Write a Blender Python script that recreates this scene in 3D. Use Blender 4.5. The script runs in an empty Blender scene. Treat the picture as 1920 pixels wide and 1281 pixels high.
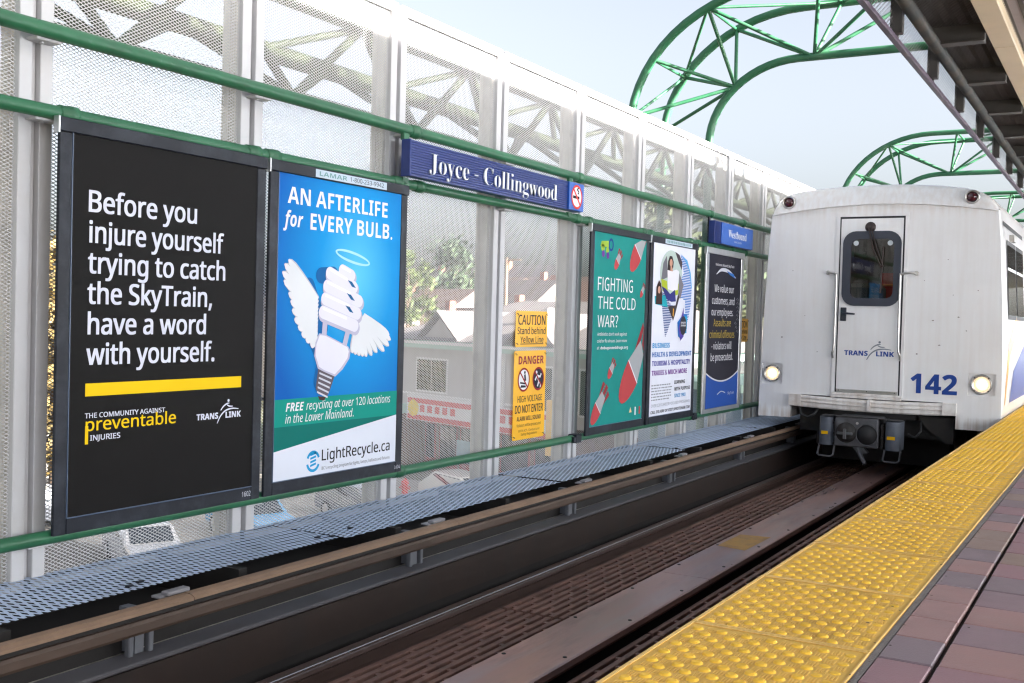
import bpy, bmesh, math, random, os
from mathutils import Vector, Matrix
random.seed(7)
SC = bpy.context.scene
COL = SC.collection
H = 0.912                      # camera height above the platform (z = 0)
R = math.radians

# ------------------------------------------------------------------ camera, world, sun, exposure
def setup_camera():
    yaw, pitch, roll = 0.526311, -0.0245395, 0.0278688
    f = Vector((-math.sin(yaw)*math.cos(pitch), math.cos(yaw)*math.cos(pitch), math.sin(pitch)))
    r = Vector((math.cos(yaw), math.sin(yaw), 0)); u = r.cross(f)
    r2 = math.cos(roll)*r + math.sin(roll)*u; u2 = -math.sin(roll)*r + math.cos(roll)*u
    m = Matrix(((r2.x, u2.x, -f.x, 0), (r2.y, u2.y, -f.y, 0), (r2.z, u2.z, -f.z, H), (0, 0, 0, 1)))
    cd = bpy.data.cameras.new('camera'); cd.sensor_width = 36; cd.lens = 37.70
    cd.clip_start = 0.05; cd.clip_end = 5000
    cam = bpy.data.objects.new('camera', cd); cam.matrix_world = m; COL.objects.link(cam); SC.camera = cam
setup_camera()
SUN_EL, SUN_AZ = R(17.0), R(1.5)          # sun stands over +X, a touch towards +Y
SUN_DIR = Vector((math.cos(SUN_EL)*math.cos(SUN_AZ), math.cos(SUN_EL)*math.sin(SUN_AZ), math.sin(SUN_EL)))
W = bpy.data.worlds.new('World'); SC.world = W; W.use_nodes = True
wn = W.node_tree.nodes; wl = W.node_tree.links
bg = wn['Background']; sky = wn.new('ShaderNodeTexSky'); sky.sky_type = 'NISHITA'; sky.sun_disc = False
sky.sun_elevation = SUN_EL; sky.sun_rotation = R(90) - SUN_AZ
sky.air_density = 0.75; sky.dust_density = 5.0; sky.ozone_density = 1.0
hs = wn.new('ShaderNodeHueSaturation'); hs.inputs['Saturation'].default_value = 0.44; wl.new(sky.outputs[0], hs.inputs['Color']); wl.new(hs.outputs[0], bg.inputs[0]); bg.inputs[1].default_value = 0.05
sd = bpy.data.lights.new('sun', 'SUN'); sd.energy = 5.0; sd.angle = R(0.5); sd.color = (1.0, 0.94, 0.85)
so = bpy.data.objects.new('sun', sd); so.rotation_euler = SUN_DIR.to_track_quat('Z', 'Y').to_euler(); so.location = (20, 0, 20); COL.objects.link(so)
SC.view_settings.view_transform = 'Standard'; SC.view_settings.look = 'None'
SC.view_settings.gamma = 1.0; SC.view_settings.use_curve_mapping = False
SC.view_settings.exposure = 3.1
SC.cycles.use_denoising = True; SC.cycles.denoiser = 'OPENIMAGEDENOISE'; SC.cycles.denoising_input_passes = 'RGB_ALBEDO_NORMAL'; SC.cycles.denoising_prefilter = 'ACCURATE'; SC.cycles.use_adaptive_sampling = False; SC.cycles.use_guiding = True; SC.cycles.use_surface_guiding = True; SC.cycles.guiding_training_samples = 48; SC.cycles.pixel_filter_type = 'BLACKMAN_HARRIS'; SC.cycles.filter_width = 1.25
SC.cycles.max_bounces = 8; SC.cycles.diffuse_bounces = 4; SC.cycles.glossy_bounces = 3; SC.cycles.transparent_max_bounces = 12

# ------------------------------------------------------------------ materials
def lin(c):
    c = c/255.0
    return c/12.92 if c <= 0.04045 else ((c+0.055)/1.055)**2.4
def S(r, g, b): return (lin(r), lin(g), lin(b))
MATS = {}
def mat(name, col, rough=0.5, metal=0.0, var=0.12, scale=6.0, bump=0.0, bscale=60.0, dirt=None, damt=0.0, streak=None, samt=0.0,
        sscale=(1, 1, 1), spec=0.5, stretch=(1, 1, 1), emis=None, es=0.0, coat=0.0, rvar=0.0, runs=()):
    """Principled paint/metal/stone with world-space colour mottling, dirt patches, drip streaks and fine relief."""
    if name in MATS: return MATS[name]
    m = bpy.data.materials.new(name); m.use_nodes = True; MATS[name] = m
    n = m.node_tree.nodes; l = m.node_tree.links; p = n['Principled BSDF']
    p.inputs['Roughness'].default_value = rough; p.inputs['Metallic'].default_value = metal
    p.inputs['Specular IOR Level'].default_value = spec; p.inputs['Coat Weight'].default_value = coat
    geo = n.new('ShaderNodeNewGeometry'); mp = n.new('ShaderNodeMapping'); mp.inputs['Scale'].default_value = stretch
    l.new(geo.outputs['Position'], mp.inputs['Vector'])
    nz = n.new('ShaderNodeTexNoise'); nz.inputs['Scale'].default_value = scale; nz.inputs['Detail'].default_value = 6; nz.inputs['Roughness'].default_value = 0.62
    l.new(mp.outputs[0], nz.inputs['Vector'])
    rg = n.new('ShaderNodeMapRange'); rg.inputs['From Min'].default_value = 0.25; rg.inputs['From Max'].default_value = 0.75
    rg.inputs['To Min'].default_value = 1.0-var; rg.inputs['To Max'].default_value = 1.0+var
    l.new(nz.outputs['Fac'], rg.inputs['Value'])
    mul = n.new('ShaderNodeVectorMath'); mul.operation = 'SCALE'; mul.inputs[0].default_value = col
    l.new(rg.outputs[0], mul.inputs['Scale'])
    out = mul.outputs[0]
    def layer(src, colr, lo, hi, amt):
        r2 = n.new('ShaderNodeMapRange'); r2.inputs['From Min'].default_value = lo; r2.inputs['From Max'].default_value = hi; r2.inputs['To Max'].default_value = amt
        l.new(src, r2.inputs['Value'])
        mx = n.new('ShaderNodeMix'); mx.data_type = 'RGBA'; mx.inputs[7].default_value = (*colr, 1)
        l.new(r2.outputs[0], mx.inputs[0]); l.new(out, mx.inputs[6]); return mx.outputs[2]
    if dirt:
        d = n.new('ShaderNodeTexNoise'); d.inputs['Scale'].default_value = scale*0.6; d.inputs['Detail'].default_value = 8; d.inputs['Roughness'].default_value = 0.7
        mp3 = n.new('ShaderNodeMapping'); mp3.inputs['Location'].default_value = (13.7, 5.1, 2.2); mp3.inputs['Scale'].default_value = stretch
        l.new(geo.outputs['Position'], mp3.inputs[0]); l.new(mp3.outputs[0], d.inputs['Vector'])
        out = layer(d.outputs['Fac'], dirt, 0.48, 0.72, damt)
    if streak:
        mp2 = n.new('ShaderNodeMapping'); mp2.inputs['Scale'].default_value = sscale; l.new(geo.outputs['Position'], mp2.inputs[0])
        s = n.new('ShaderNodeTexNoise'); s.inputs['Scale'].default_value = 1.0; s.inputs['Detail'].default_value = 5
        l.new(mp2.outputs[0], s.inputs['Vector']); out = layer(s.outputs['Fac'], streak, 0.5, 0.75, samt)
    for (za, zb, rc, ra) in runs:                       # grime runs gathered between two heights
        mp4 = n.new('ShaderNodeMapping'); mp4.inputs['Scale'].default_value = (22, 22, 1.3); l.new(geo.outputs['Position'], mp4.inputs[0])
        s4 = n.new('ShaderNodeTexNoise'); s4.inputs['Scale'].default_value = 1.0; s4.inputs['Detail'].default_value = 6; l.new(mp4.outputs[0], s4.inputs['Vector'])
        xyz = n.new('ShaderNodeSeparateXYZ'); l.new(geo.outputs['Position'], xyz.inputs[0])
        zr = n.new('ShaderNodeMapRange'); zr.inputs['From Min'].default_value = za; zr.inputs['From Max'].default_value = zb; l.new(xyz.outputs['Z'], zr.inputs['Value'])
        pr_ = n.new('ShaderNodeMath'); pr_.operation = 'MULTIPLY'; l.new(s4.outputs['Fac'], pr_.inputs[0]); l.new(zr.outputs[0], pr_.inputs[1])
        out = layer(pr_.outputs[0], rc, .36, .66, ra)
    l.new(out, p.inputs['Base Color'])
    if rvar:
        rr = n.new('ShaderNodeMapRange'); rr.inputs['From Min'].default_value = .3; rr.inputs['From Max'].default_value = .7
        rr.inputs['To Min'].default_value = max(0.02, rough-rvar); rr.inputs['To Max'].default_value = rough+rvar
        l.new(nz.outputs['Fac'], rr.inputs['Value']); l.new(rr.outputs[0], p.inputs['Roughness'])
    if bump:
        b = n.new('ShaderNodeTexNoise'); b.inputs['Scale'].default_value = bscale; b.inputs['Detail'].default_value = 4
        l.new(mp.outputs[0], b.inputs['Vector'])
        bp = n.new('ShaderNodeBump'); bp.inputs['Strength'].default_value = bump; bp.inputs['Distance'].default_value = 0.01
        l.new(b.outputs['Fac'], bp.inputs['Height']); l.new(bp.outputs[0], p.inputs['Normal'])
    if emis:
        p.inputs['Emission Color'].default_value = (*emis, 1); p.inputs['Emission Strength'].default_value = es
    return m
def flat(name, col, rough=0.6):            # printed ink
    return mat(name, col, rough, 0, 0.03, 3.0, spec=0.15)

# ------------------------------------------------------------------ mesh builder
class MB:
    def __init__(s): s.v = []; s.f = []; s.sm = []
    def add(s, vs, fs, smooth=False):
        b = len(s.v); s.v += [tuple(x) for x in vs]
        for f in fs: s.f.append(tuple(i+b for i in f)); s.sm.append(smooth)
        return s
    def box(s, x0, x1, y0, y1, z0, z1):
        if x0 > x1: x0, x1 = x1, x0
        if y0 > y1: y0, y1 = y1, y0
        if z0 > z1: z0, z1 = z1, z0
        return s.add([(x0,y0,z0),(x1,y0,z0),(x1,y1,z0),(x0,y1,z0),(x0,y0,z1),(x1,y0,z1),(x1,y1,z1),(x0,y1,z1)],
                     [(3,2,1,0),(4,5,6,7),(0,1,5,4),(1,2,6,5),(2,3,7,6),(3,0,4,7)])
    def cbox(s, x0, x1, y0, y1, z0, z1, c=0.004):
        """box with chamfered edges"""
        if x0 > x1: x0, x1 = x1, x0
        if y0 > y1: y0, y1 = y1, y0
        if z0 > z1: z0, z1 = z1, z0
        X, Y, Z = (x0, x1), (y0, y1), (z0, z1); vs = []; idx = {}
        for i in (0,1):
            for j in (0,1):
                for k in (0,1):
                    sx, sy, sz = (1,-1)[i]*c, (1,-1)[j]*c, (1,-1)[k]*c
                    for a, p in enumerate(((X[i], Y[j]+sy, Z[k]+sz), (X[i]+sx, Y[j], Z[k]+sz), (X[i]+sx, Y[j]+sy, Z[k]))):
                        idx[(i,j,k,a)] = len(vs); vs.append(p)
        fs = []
        q = lambda *t: fs.append(tuple(idx[x] for x in t))
        q((1,0,0,0),(1,1,0,0),(1,1,1,0),(1,0,1,0)); q((0,0,0,0),(0,0,1,0),(0,1,1,0),(0,1,0,0))
        q((0,0,0,1),(1,0,0,1),(1,0,1,1),(0,0,1,1)); q((0,1,0,1),(0,1,1,1),(1,1,1,1),(1,1,0,1))
        q((0,0,1,2),(1,0,1,2),(1,1,1,2),(0,1,1,2)); q((0,0,0,2),(0,1,0,2),(1,1,0,2),(1,0,0,2))
        for i in (0,1):
            for j in (0,1):
                q((i,j,0,0),(i,j,0,1),(i,j,1,1),(i,j,1,0)); q((i,0,j,0),(i,0,j,2),(i,1,j,2),(i,1,j,0)); q((0,i,j,1),(0,i,j,2),(1,i,j,2),(1,i,j,1))
                for k in (0,1): q((i,j,k,0),(i,j,k,1),(i,j,k,2))
        return s.add(vs, fs)
    def path(s, pts, r, n=10, caps=True, closed=False):
        pts = [Vector(p) for p in pts]; m = len(pts); vs = []; up = None
        for i, p in enumerate(pts):
            a = pts[i-1] if (i > 0 or closed) else p; b = pts[(i+1) % m] if (i < m-1 or closed) else p
            d = (b-a).normalized()
            if up is None: up = Vector((0,0,1)) if abs(d.z) < 0.9 else Vector((1,0,0))
            u = (up - d*up.dot(d)).normalized(); w = d.cross(u); up = u
            rr = r[i] if isinstance(r, (list, tuple)) else r
            for k in range(n):
                t = 2*math.pi*k/n; vs.append(p + (u*math.cos(t)+w*math.sin(t))*rr)
        fs = []
        for i in range(m if closed else m-1):
            j = (i+1) % m
            for k in range(n): fs.append((i*n+k, i*n+(k+1)%n, j*n+(k+1)%n, j*n+k))
        s.add(vs, fs, True)
        if caps and not closed:
            s.add([vs[k] for k in range(n)], [tuple(range(n-1,-1,-1))]); s.add([vs[(m-1)*n+k] for k in range(n)], [tuple(range(n))])
        return s
    def tube(s, a, b, r, n=10): return s.path([a, b], r, n)
    def lathe(s, prof, org, axis, n=20, smooth=True):
        """prof: (distance along axis, radius)"""
        ax = Vector(axis).normalized(); o = Vector(org)
        u = ax.orthogonal().normalized(); w = ax.cross(u); vs = []; fs = []
        for (h, r) in prof:
            for k in range(n):
                t = 2*math.pi*k/n; vs.append(o+ax*h+(u*math.cos(t)+w*math.sin(t))*r)
        for i in range(len(prof)-1):
            for k in range(n): fs.append((i*n+k, i*n+(k+1)%n, (i+1)*n+(k+1)%n, (i+1)*n+k))
        s.add(vs, fs, smooth)
        if prof[-1][1] > 1e-5: s.add(vs[-n:], [tuple(range(n))])
        return s
    def prism(s, poly, f0, f1):
        """poly: 2d points; f0/f1 map (a,b) -> 3d for the two ends"""
        n = len(poly); A = [f0(*p) for p in poly]; B = [f1(*p) for p in poly]
        return s.add(A+B, [tuple(range(n)), tuple(range(2*n-1, n-1, -1))]+[(i, (i+1)%n, n+(i+1)%n, n+i) for i in range(n)])
    def face(s, vs): return s.add(vs, [tuple(range(len(vs)))])
    def mesh(s, name, material, off=(0,0,0)):
        me = bpy.data.meshes.new(name); o = Vector(off)
        me.from_pydata([Vector(v)-o for v in s.v], [], s.f)
        me.polygons.foreach_set('use_smooth', s.sm); me.materials.append(material); me.update()
        return me
    def build(s, name, material, parent=None, kind=None, label=None):
        off = ORG.get(parent.name, Vector()) if parent else Vector()
        o = bpy.data.objects.new(name, s.mesh(name, material, off)); COL.objects.link(o)
        if parent: o.parent = parent; ORG[o.name] = off
        if kind: o['kind'] = kind
        if label: o['label'] = label
        return o
ORG = {}
def thing(name, label, cat, loc=(0,0,0), rz=0.0, group=None, kind=None):
    o = bpy.data.objects.new(name, None); o.empty_display_size = 0.2; COL.objects.link(o)
    o.location = loc; o.rotation_euler = (0, 0, rz); ORG[o.name] = Vector(loc) if rz == 0 else Vector()
    o['label'] = label; o['category'] = cat
    if group: o['group'] = group
    if kind: o['kind'] = kind
    return o
def tag(o, label, cat, group=None, kind=None):
    o['label'] = label; o['category'] = cat
    if group: o['group'] = group
    if kind: o['kind'] = kind
    return o
def inst(name, me, parent, loc=(0,0,0), kind=None):
    """another object on the same mesh data; loc in the parent's local space"""
    o = bpy.data.objects.new(name, me); COL.objects.link(o); o.parent = parent; o.location = loc
    if kind: o['kind'] = kind
    return o

# ------------------------------------------------------------------ lettering (text curves turned into flat meshes)
FONTDIR = os.path.join(bpy.utils.system_resource('DATAFILES') or '', 'fonts')
FONTS = {}
def font(fn):
    if fn not in FONTS:
        try: FONTS[fn] = bpy.data.fonts.load(os.path.join(FONTDIR, fn))
        except Exception: FONTS[fn] = None
    return FONTS[fn]
def remap(t, up, lo, dg=None):
    o = ''
    for c in t:
        if 'A' <= c <= 'Z': o += chr(up+ord(c)-65)
        elif 'a' <= c <= 'z': o += chr(lo+ord(c)-97)
        elif dg and '0' <= c <= '9': o += chr(dg+ord(c)-48)
        else: o += c
    return o
MATH = 'NotoSansMath-Regular.woff2'
STY = {'sans': ('Inter.woff2', None), 'hum': (MATH, None), 'cond': ('Noto Sans CJK Regular.woff2', None),
       'bold': (MATH, (0x1D5D4, 0x1D5EE, 0x1D7EC)), 'bolditalic': (MATH, (0x1D63C, 0x1D656, 0x1D7EC)),
       'italic': (MATH, (0x1D608, 0x1D622, 0x1D7E2)), 'serif': (MATH, (0x1D400, 0x1D41A, 0x1D7CE))}
CAPH = {}
def text_raw(body, style, off=0.0, ext=0.0):
    fn, mp = STY[style]; f = font(fn)
    c = bpy.data.curves.new('t', 'FONT'); c.resolution_u = 3; c.offset = off; c.extrude = ext
    if f: c.font = f
    c.body = remap(body, *mp) if (mp and f) else body
    o = bpy.data.objects.new('t', c); me = o.to_mesh()
    vs = [v.co.copy() for v in me.vertices]; fs = [tuple(p.vertices) for p in me.polygons]
    o.to_mesh_clear(); bpy.data.objects.remove(o); bpy.data.curves.remove(c)
    return vs, fs
def put_text(mb, body, style, u0, u1, base, cap, fmap, off=0.0, skew=0.0, ext=0.0, align=None):
    """fit BODY between u0 and u1, baseline BASE, cap height CAP; fmap (u, v, w) -> 3d; a positive OFF thickens the strokes"""
    if off > 0:
        d = off*cap*1.4
        for k, (a, b) in enumerate(((-d, -d*.6), (d, -d*.6), (-d, d*.6), (d, d*.6))):
            put_text(mb, body, style, u0+d+a, u1-d+a, base+d*.6+b, cap-1.2*d, lambda u, v, w=0, k=k: fmap(u, v, w+.00012*k), 0.0, skew, ext)
        return mb
    if (style, off) not in CAPH:
        v, _ = text_raw('H', style, off); CAPH[(style, off)] = (max(p.y for p in v)-min(p.y for p in v), min(p.y for p in v))
    ch, cy = CAPH[(style, off)]; vs, fs = text_raw(body, style, off, ext)
    x0 = min(p.x for p in vs); x1 = max(p.x for p in vs); sy = cap/ch; sx = (u1-u0)/(x1-x0)
    mb.add([fmap(u0+(p.x-x0)*sx+skew*(p.y-cy)*sy, base+(p.y-cy)*sy, p.z) for p in vs], fs)
    return mb
def ribbon(mb, pts, w, fmap):
    """tapering flat stroke: pts (u, v), w list of half widths"""
    n = len(pts); L = []; Rr = []
    for i in range(n):
        a = Vector(pts[max(0,i-1)]); b = Vector(pts[min(n-1,i+1)]); d = (b-a).normalized(); q = Vector((-d.y, d.x))
        p = Vector(pts[i]); L.append(p+q*w[i]); Rr.append(p-q*w[i])
    mb.add([fmap(p.x, p.y, 0) for p in L]+[fmap(p.x, p.y, 0) for p in Rr], [(i, n+i, n+i+1, i+1) for i in range(n-1)])
def smooth_pts(pts, k=6):
    """Catmull-Rom through 2d points"""
    out = []; P = [pts[0]]+list(pts)+[pts[-1]]
    for i in range(1, len(P)-2):
        for j in range(k):
            t = j/k; r = []
            for a in range(len(pts[0])):
                p0, p1, p2, p3 = P[i-1][a], P[i][a], P[i+1][a], P[i+2][a]
                r.append(0.5*((2*p1)+(-p0+p2)*t+(2*p0-5*p1+4*p2-p3)*t*t+(-p0+3*p1-3*p2+p3)*t**3))
            out.append(tuple(r))
    out.append(tuple(pts[-1])); return out
def ellipse(u, v, a, b, rot=0, n=28, t0=0, t1=2*math.pi):
    c, s = math.cos(rot), math.sin(rot); o = []
    for k in range(n):
        t = t0+(t1-t0)*k/(n if t1-t0 > 6.28 else n-1); x, y = a*math.cos(t), b*math.sin(t); o.append((u+x*c-y*s, v+x*s+y*c))
    return o
def wallmap(X): return lambda u, v, w=0: (X+w, u, v+H)      # u = world y, v = height relative to the camera
def annulus(mb, u, v, a, b, th, fmap, rot=0, n=36):
    A = ellipse(u, v, a, b, rot, n); B = ellipse(u, v, a-th, b-th, rot, n)
    mb.add([fmap(*p, 0) for p in A]+[fmap(*p, 0) for p in B], [(i, (i+1)%n, n+(i+1)%n, n+i) for i in range(n)])
def poly(mb, pts, fmap): mb.face([fmap(*p, 0) for p in pts])
def swoosh_logo(parent, u0, u1, base, fmap, mtext, mswoosh):
    c = (u1-u0)/9.85; m = MB()
    put_text(m, 'TRANS', 'bold', u0, u0+4.7*c, base, c, fmap, 0.02); put_text(m, 'LINK', 'bold', u0+6.35*c, u1, base, c, fmap, 0.02)
    t = m.build('lettering', mtext, parent); s = MB()
    def rb(p, w): q = smooth_pts(p); n = len(q); ribbon(s, [(u0+a*c, base+b*c) for a, b in q], [c*w*(0.25+0.75*math.sin(math.pi*(0.12+0.8*i/(n-1)))) for i in range(n)], fmap)
    rb([(4.5,-.8),(5.2,.35),(6.3,1.2),(7.8,1.5),(9.3,1.35)], 0.13); rb([(5.25,1.3),(5.8,1.9),(6.6,2.35),(7.2,2.42)], 0.12); rb([(6.6,2.2),(7.2,1.9),(8.0,1.87)], 0.11)
    poly(s, ellipse(u0+6.97*c, base+2.85*c, .24*c, .24*c, 0, 14), fmap)
    s.build('emblem', mswoosh, parent)

# ------------------------------------------------------------------ expanded metal sheet
def expanded(l0, l1, s0, s1, lwd, swd, w, tilt, f, thick=0.0):
    """strands of expanded metal: long way l, short way s; f(l, s, out) -> 3d; ribbons of width w leaning by tilt"""
    m = MB(); dl, ds = lwd/2, swd/2; a, b = math.cos(tilt)*w/2, math.sin(tilt)*w/2
    nl, ns = int((l1-l0)/dl), int((s1-s0)/ds)
    P = lambda l, s, g: f(min(max(l, l0), l1), s+g*a, g*b)
    vs = []; fs = []
    for j in range(ns):
        s = s0+(j+0.5)*ds
        for i in range(nl):
            up = (i+j) % 2 == 0
            sA, sB = (s-ds/2, s+ds/2) if up else (s+ds/2, s-ds/2)
            la, lb = l0+i*dl, l0+(i+1)*dl
            n = len(vs)
            vs += [P(la, sA, -1), P(lb, sB, -1), P(la, sA, 1), P(lb, sB, 1)]
            fs.append((n, n+1, n+3, n+2))
    m.add(vs, fs); return m
# ------------------------------------------------------------------ shared finishes
M_white = mat('white_enamel', (0.50,0.50,0.52), 0.45, var=0.06, scale=3, dirt=(0.42,0.38,0.33), damt=0.25, streak=(0.45,0.4,0.34), samt=0.18, sscale=(9,9,0.6))
M_mesh = mat('white_mesh_paint', (0.54,0.535,0.545), 0.5, var=0.08, scale=2)
M_green = mat('green_pipe_paint', S(38,98,66), 0.45, var=0.2, scale=4, dirt=S(46,74,58), damt=0.55)
M_arch = mat('green_arch_paint', S(42,100,70), 0.42, var=0.2, scale=4, dirt=S(88,122,96), damt=0.5)
M_latt = mat('olive_lattice_paint', S(52,62,42), 0.6, spec=.3, var=0.25, scale=5, dirt=S(66,68,42), damt=0.5)
M_colm = mat('galvanised_column', S(214,209,200), 0.55, var=0.12, scale=5, dirt=S(120,114,104), damt=0.4)
M_frame = mat('charcoal_frame', S(23,27,37), 0.5, spec=.3, var=0.15, scale=8, dirt=S(90,96,108), damt=0.25)
M_alu = mat('brushed_aluminium', (0.62,0.63,0.65), 0.35, metal=0.85, var=0.08, scale=12)
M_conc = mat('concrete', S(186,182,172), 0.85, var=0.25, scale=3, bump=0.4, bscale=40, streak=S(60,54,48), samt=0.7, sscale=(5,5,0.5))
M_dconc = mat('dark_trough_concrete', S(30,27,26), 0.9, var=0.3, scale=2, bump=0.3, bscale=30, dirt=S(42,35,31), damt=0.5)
M_rust = mat('brown_grating_steel', S(118,88,78), 0.6, metal=0.1, var=0.35, scale=5, dirt=S(158,116,102), damt=0.7, bump=0.25, bscale=120)
M_rail = mat('rail_steel_rust', S(92,74,68), 0.5, metal=0.35, var=0.2, scale=6, stretch=(1,0.2,1), dirt=S(60,46,40), damt=0.5)
M_shine = mat('polished_rail_edge', (0.75,0.77,0.8), 0.18, metal=1.0, var=0.05)
M_plate = mat('reaction_plate_metal', S(172,138,130), 0.38, metal=0.35, var=0.2, scale=2.5, stretch=(3,0.5,1), dirt=S(92,78,76), damt=0.7, rvar=0.12, streak=S(150,160,176), samt=0.5, sscale=(6,0.5,1))
M_tan = mat('tan_cover_board', S(128,103,83), 0.75, var=0.16, scale=6, dirt=S(120,98,78), damt=0.5, bump=0.2, bscale=70)
M_brown = mat('brown_power_rail', S(78,62,52), 0.6, var=0.2, scale=5, dirt=S(44,36,32), damt=0.6, stretch=(1,.4,1))
M_grey = mat('grey_cover', S(84,82,86), 0.6, var=0.15, scale=4, dirt=S(70,66,66), damt=0.5)
M_galv = mat('galvanised_sky_tint', (0.46,0.55,0.70), 0.6, spec=.3, metal=0.0, var=0.15, scale=7, dirt=(0.3,0.32,0.35), damt=0.3)  # blue in the base colour stands for sky reflected in grey zinc
M_black = mat('black_rubber', (0.02,0.02,0.022), 0.6, var=0.2)
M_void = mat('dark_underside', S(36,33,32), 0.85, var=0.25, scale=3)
M_pole = mat('dark_canopy_steel', S(64,59,55), 0.5, var=0.18, scale=4, dirt=S(46,43,40), damt=0.4)

# ------------------------------------------------------------------ platform with tactile tiles and pavers
plat = thing('platform', 'station platform with a yellow tactile edge and mauve clay pavers', 'platform', (0,0,0), kind='structure')
MB().box(-1.125, 4.9, -16, 70, -0.35, -0.014).build('platform_slab', mat('mortar_bed', S(62,54,52), 0.9, var=0.2, scale=9, bump=0.4, bscale=90, dirt=S(80,72,70), damt=0.5), plat)
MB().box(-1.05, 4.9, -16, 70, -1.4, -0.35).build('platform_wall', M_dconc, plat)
M_yel = mat('yellow_tactile_field', S(232,186,92), 0.65, spec=.3, var=0.10, scale=5, dirt=S(176,128,52), damt=0.5, rvar=0.08, bump=.15, bscale=220)
M_yel2 = mat('yellow_tactile_dome', S(246,196,66), 0.62, spec=.35, var=0.08, scale=9, dirt=S(214,156,44), damt=0.35)
M_yel3 = mat('yellow_border_sheen', S(236,192,104), 0.5, var=0.08, scale=6, dirt=S(196,150,80), damt=0.5)  # paler yellow paints in the sheen on the raised tile border
def tactile_meshes():
    base, brd, dom = MB(), MB(), MB(); x0, x1, L = 0.0, 0.526, 0.707
    base.cbox(x0, x1, 0, L, -0.03, 0, 0.004)
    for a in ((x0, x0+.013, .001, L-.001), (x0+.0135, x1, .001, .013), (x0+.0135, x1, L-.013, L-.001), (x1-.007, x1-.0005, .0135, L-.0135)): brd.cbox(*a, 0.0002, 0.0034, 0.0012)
    px, py = 0.0735, 0.0875
    def dome(cx, cy, r, h):
        n = 14; vs = []
        for (rr, z) in ((1.0, 0), (0.86, 0.62), (0.70, 0.94), (0.58, 1.0), (0.46, 0.93)):
            for k in range(n): vs.append((cx+r*rr*math.cos(2*math.pi*k/n), cy+r*rr*math.sin(2*math.pi*k/n), h*z))
        dom.add(vs, [(i*n+k, i*n+(k+1)%n, (i+1)*n+(k+1)%n, (i+1)*n+k) for i in range(4) for k in range(n)], True)
        dom.add(vs[4*n:], [tuple(range(n))])
    for a in range(7):
        for b in range(8):
            for s in (0, 1):
                cx, cy = 0.044+a*px+s*px/2, 0.034+b*py+s*py/2
                if cx > x1-0.02 or cy > L-.03: continue
                lowd = cx > x1-0.11
                dome(cx, cy, 0.0155 if lowd else 0.0172, 0.003 if lowd else 0.0062)
    for a in range(14):                                     # fine anti-slip ribs in the squares between domes
        for b in range(16):
            if (a+b) % 2 == 0: continue
            cx, cy = 0.044+a*px/2, 0.034+b*py/2
            if cx+0.016 > x1-0.009 or cy+0.02 > L-0.014: continue
            for k in range(4): base.box(cx-0.014+k*0.0085, cx-0.0095+k*0.0085, cy-0.019, cy+0.019, 0.0, 0.0016)
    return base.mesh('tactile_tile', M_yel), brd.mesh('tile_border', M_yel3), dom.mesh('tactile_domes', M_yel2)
tm, tb_, td = tactile_meshes(); rt = random.Random(21)
for k in range(-4, 86):
    dz = rt.uniform(-.0015, .0008); dx = rt.uniform(-.0015, .0015)
    o = inst('tactile_tile', tm, plat, (-1.131+dx, 3.0795+0.713*k, dz))
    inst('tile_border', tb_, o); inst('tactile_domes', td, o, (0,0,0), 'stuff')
M_pav = [mat('clay_paver_%s' % n, c, 0.55, var=0.12, scale=7, bump=0.25, bscale=150, dirt=d, damt=0.4, rvar=0.1) for n, c, d in (
    ('mauve', S(153,118,124), S(126,100,106)), ('plum', S(153,118,124), S(131,102,109)), ('slate', S(136,118,124), S(115,102,106)),
    ('rose', S(162,127,124), S(133,108,106)), ('brown', S(149,126,117), S(122,102,97)), ('violet', S(144,120,126), S(118,102,108)))]
rp = random.Random(3)
def paver_mesh(wx, wy, m): return MB().cbox(0, wx, 0, wy, -0.035, 0, 0.0035).mesh('paver', m)
narrow = [paver_mesh(0.141, 0.2395, m) for m in M_pav]; wide = [paver_mesh(0.2415, 0.2395, m) for m in M_pav]
MB().box(-.6045, -.584, -16, 70, -.03, -.002).build('grout_strip', mat('grey_grout', S(120,114,112), .9, var=.2, scale=12, bump=.4, bscale=120), plat)
gr_ = MB(); rg_ = random.Random(8)
for k in range(150):
    if k % 3: x, y = -.595+rg_.gauss(0, .02), rg_.uniform(2.6, 9)
    else: x, y = rg_.uniform(-1.1, .2), rg_.uniform(2.6, 12)
    z = .0075 if x < -.605 else .0012; s = rg_.uniform(.002, .007); q = rg_.uniform(0, 6.3)
    gr_.face([(x+s*rg_.uniform(.5,1.2)*math.cos(q+a), y+s*rg_.uniform(.5,1.2)*math.sin(q+a), z) for a in (0, 1.1, 2.3, 3.4, 4.6, 5.5)])
gr_.build('grit', mat('dark_grit', S(74,58,52), .9), plat, kind='stuff')
far = MB()
for col, (x, ms, ph) in enumerate([(-0.583, narrow, 0.0)]+[(-0.428+0.2505*i, wide, 0.01+0.0*i) for i in range(4)]):
    for k in range(-10, 230):
        y = 3.062+0.2485*k+ph; w = 0.141 if ms is narrow else 0.2445
        near = (col == 0 and -5 < k < 78) or (col in (1, 2) and -5 < k < 70) or (col in (3,) and -5 < k < 30)
        if near:
            o = inst('paver', rp.choice(ms), plat, (x, y, rp.uniform(-0.0015, 0.0005))); o.rotation_euler = (rp.uniform(-.003,.003), rp.uniform(-.004,.004), rp.uniform(-.004,.004))
        else: far.cbox(x, x+w, y, y+0.2425, -0.035, rp.uniform(-.0015, .0005), 0.005)
for i in range(18):
    for k in range(-10, 190): far.cbox(0.574+0.2505*i, 0.574+0.2505*i+.2445, 3.07+.2485*k, 3.07+.2485*k+.2425, -.035, 0, .005)
far.build('paver_field', M_pav[4], plat, kind='stuff')

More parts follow.
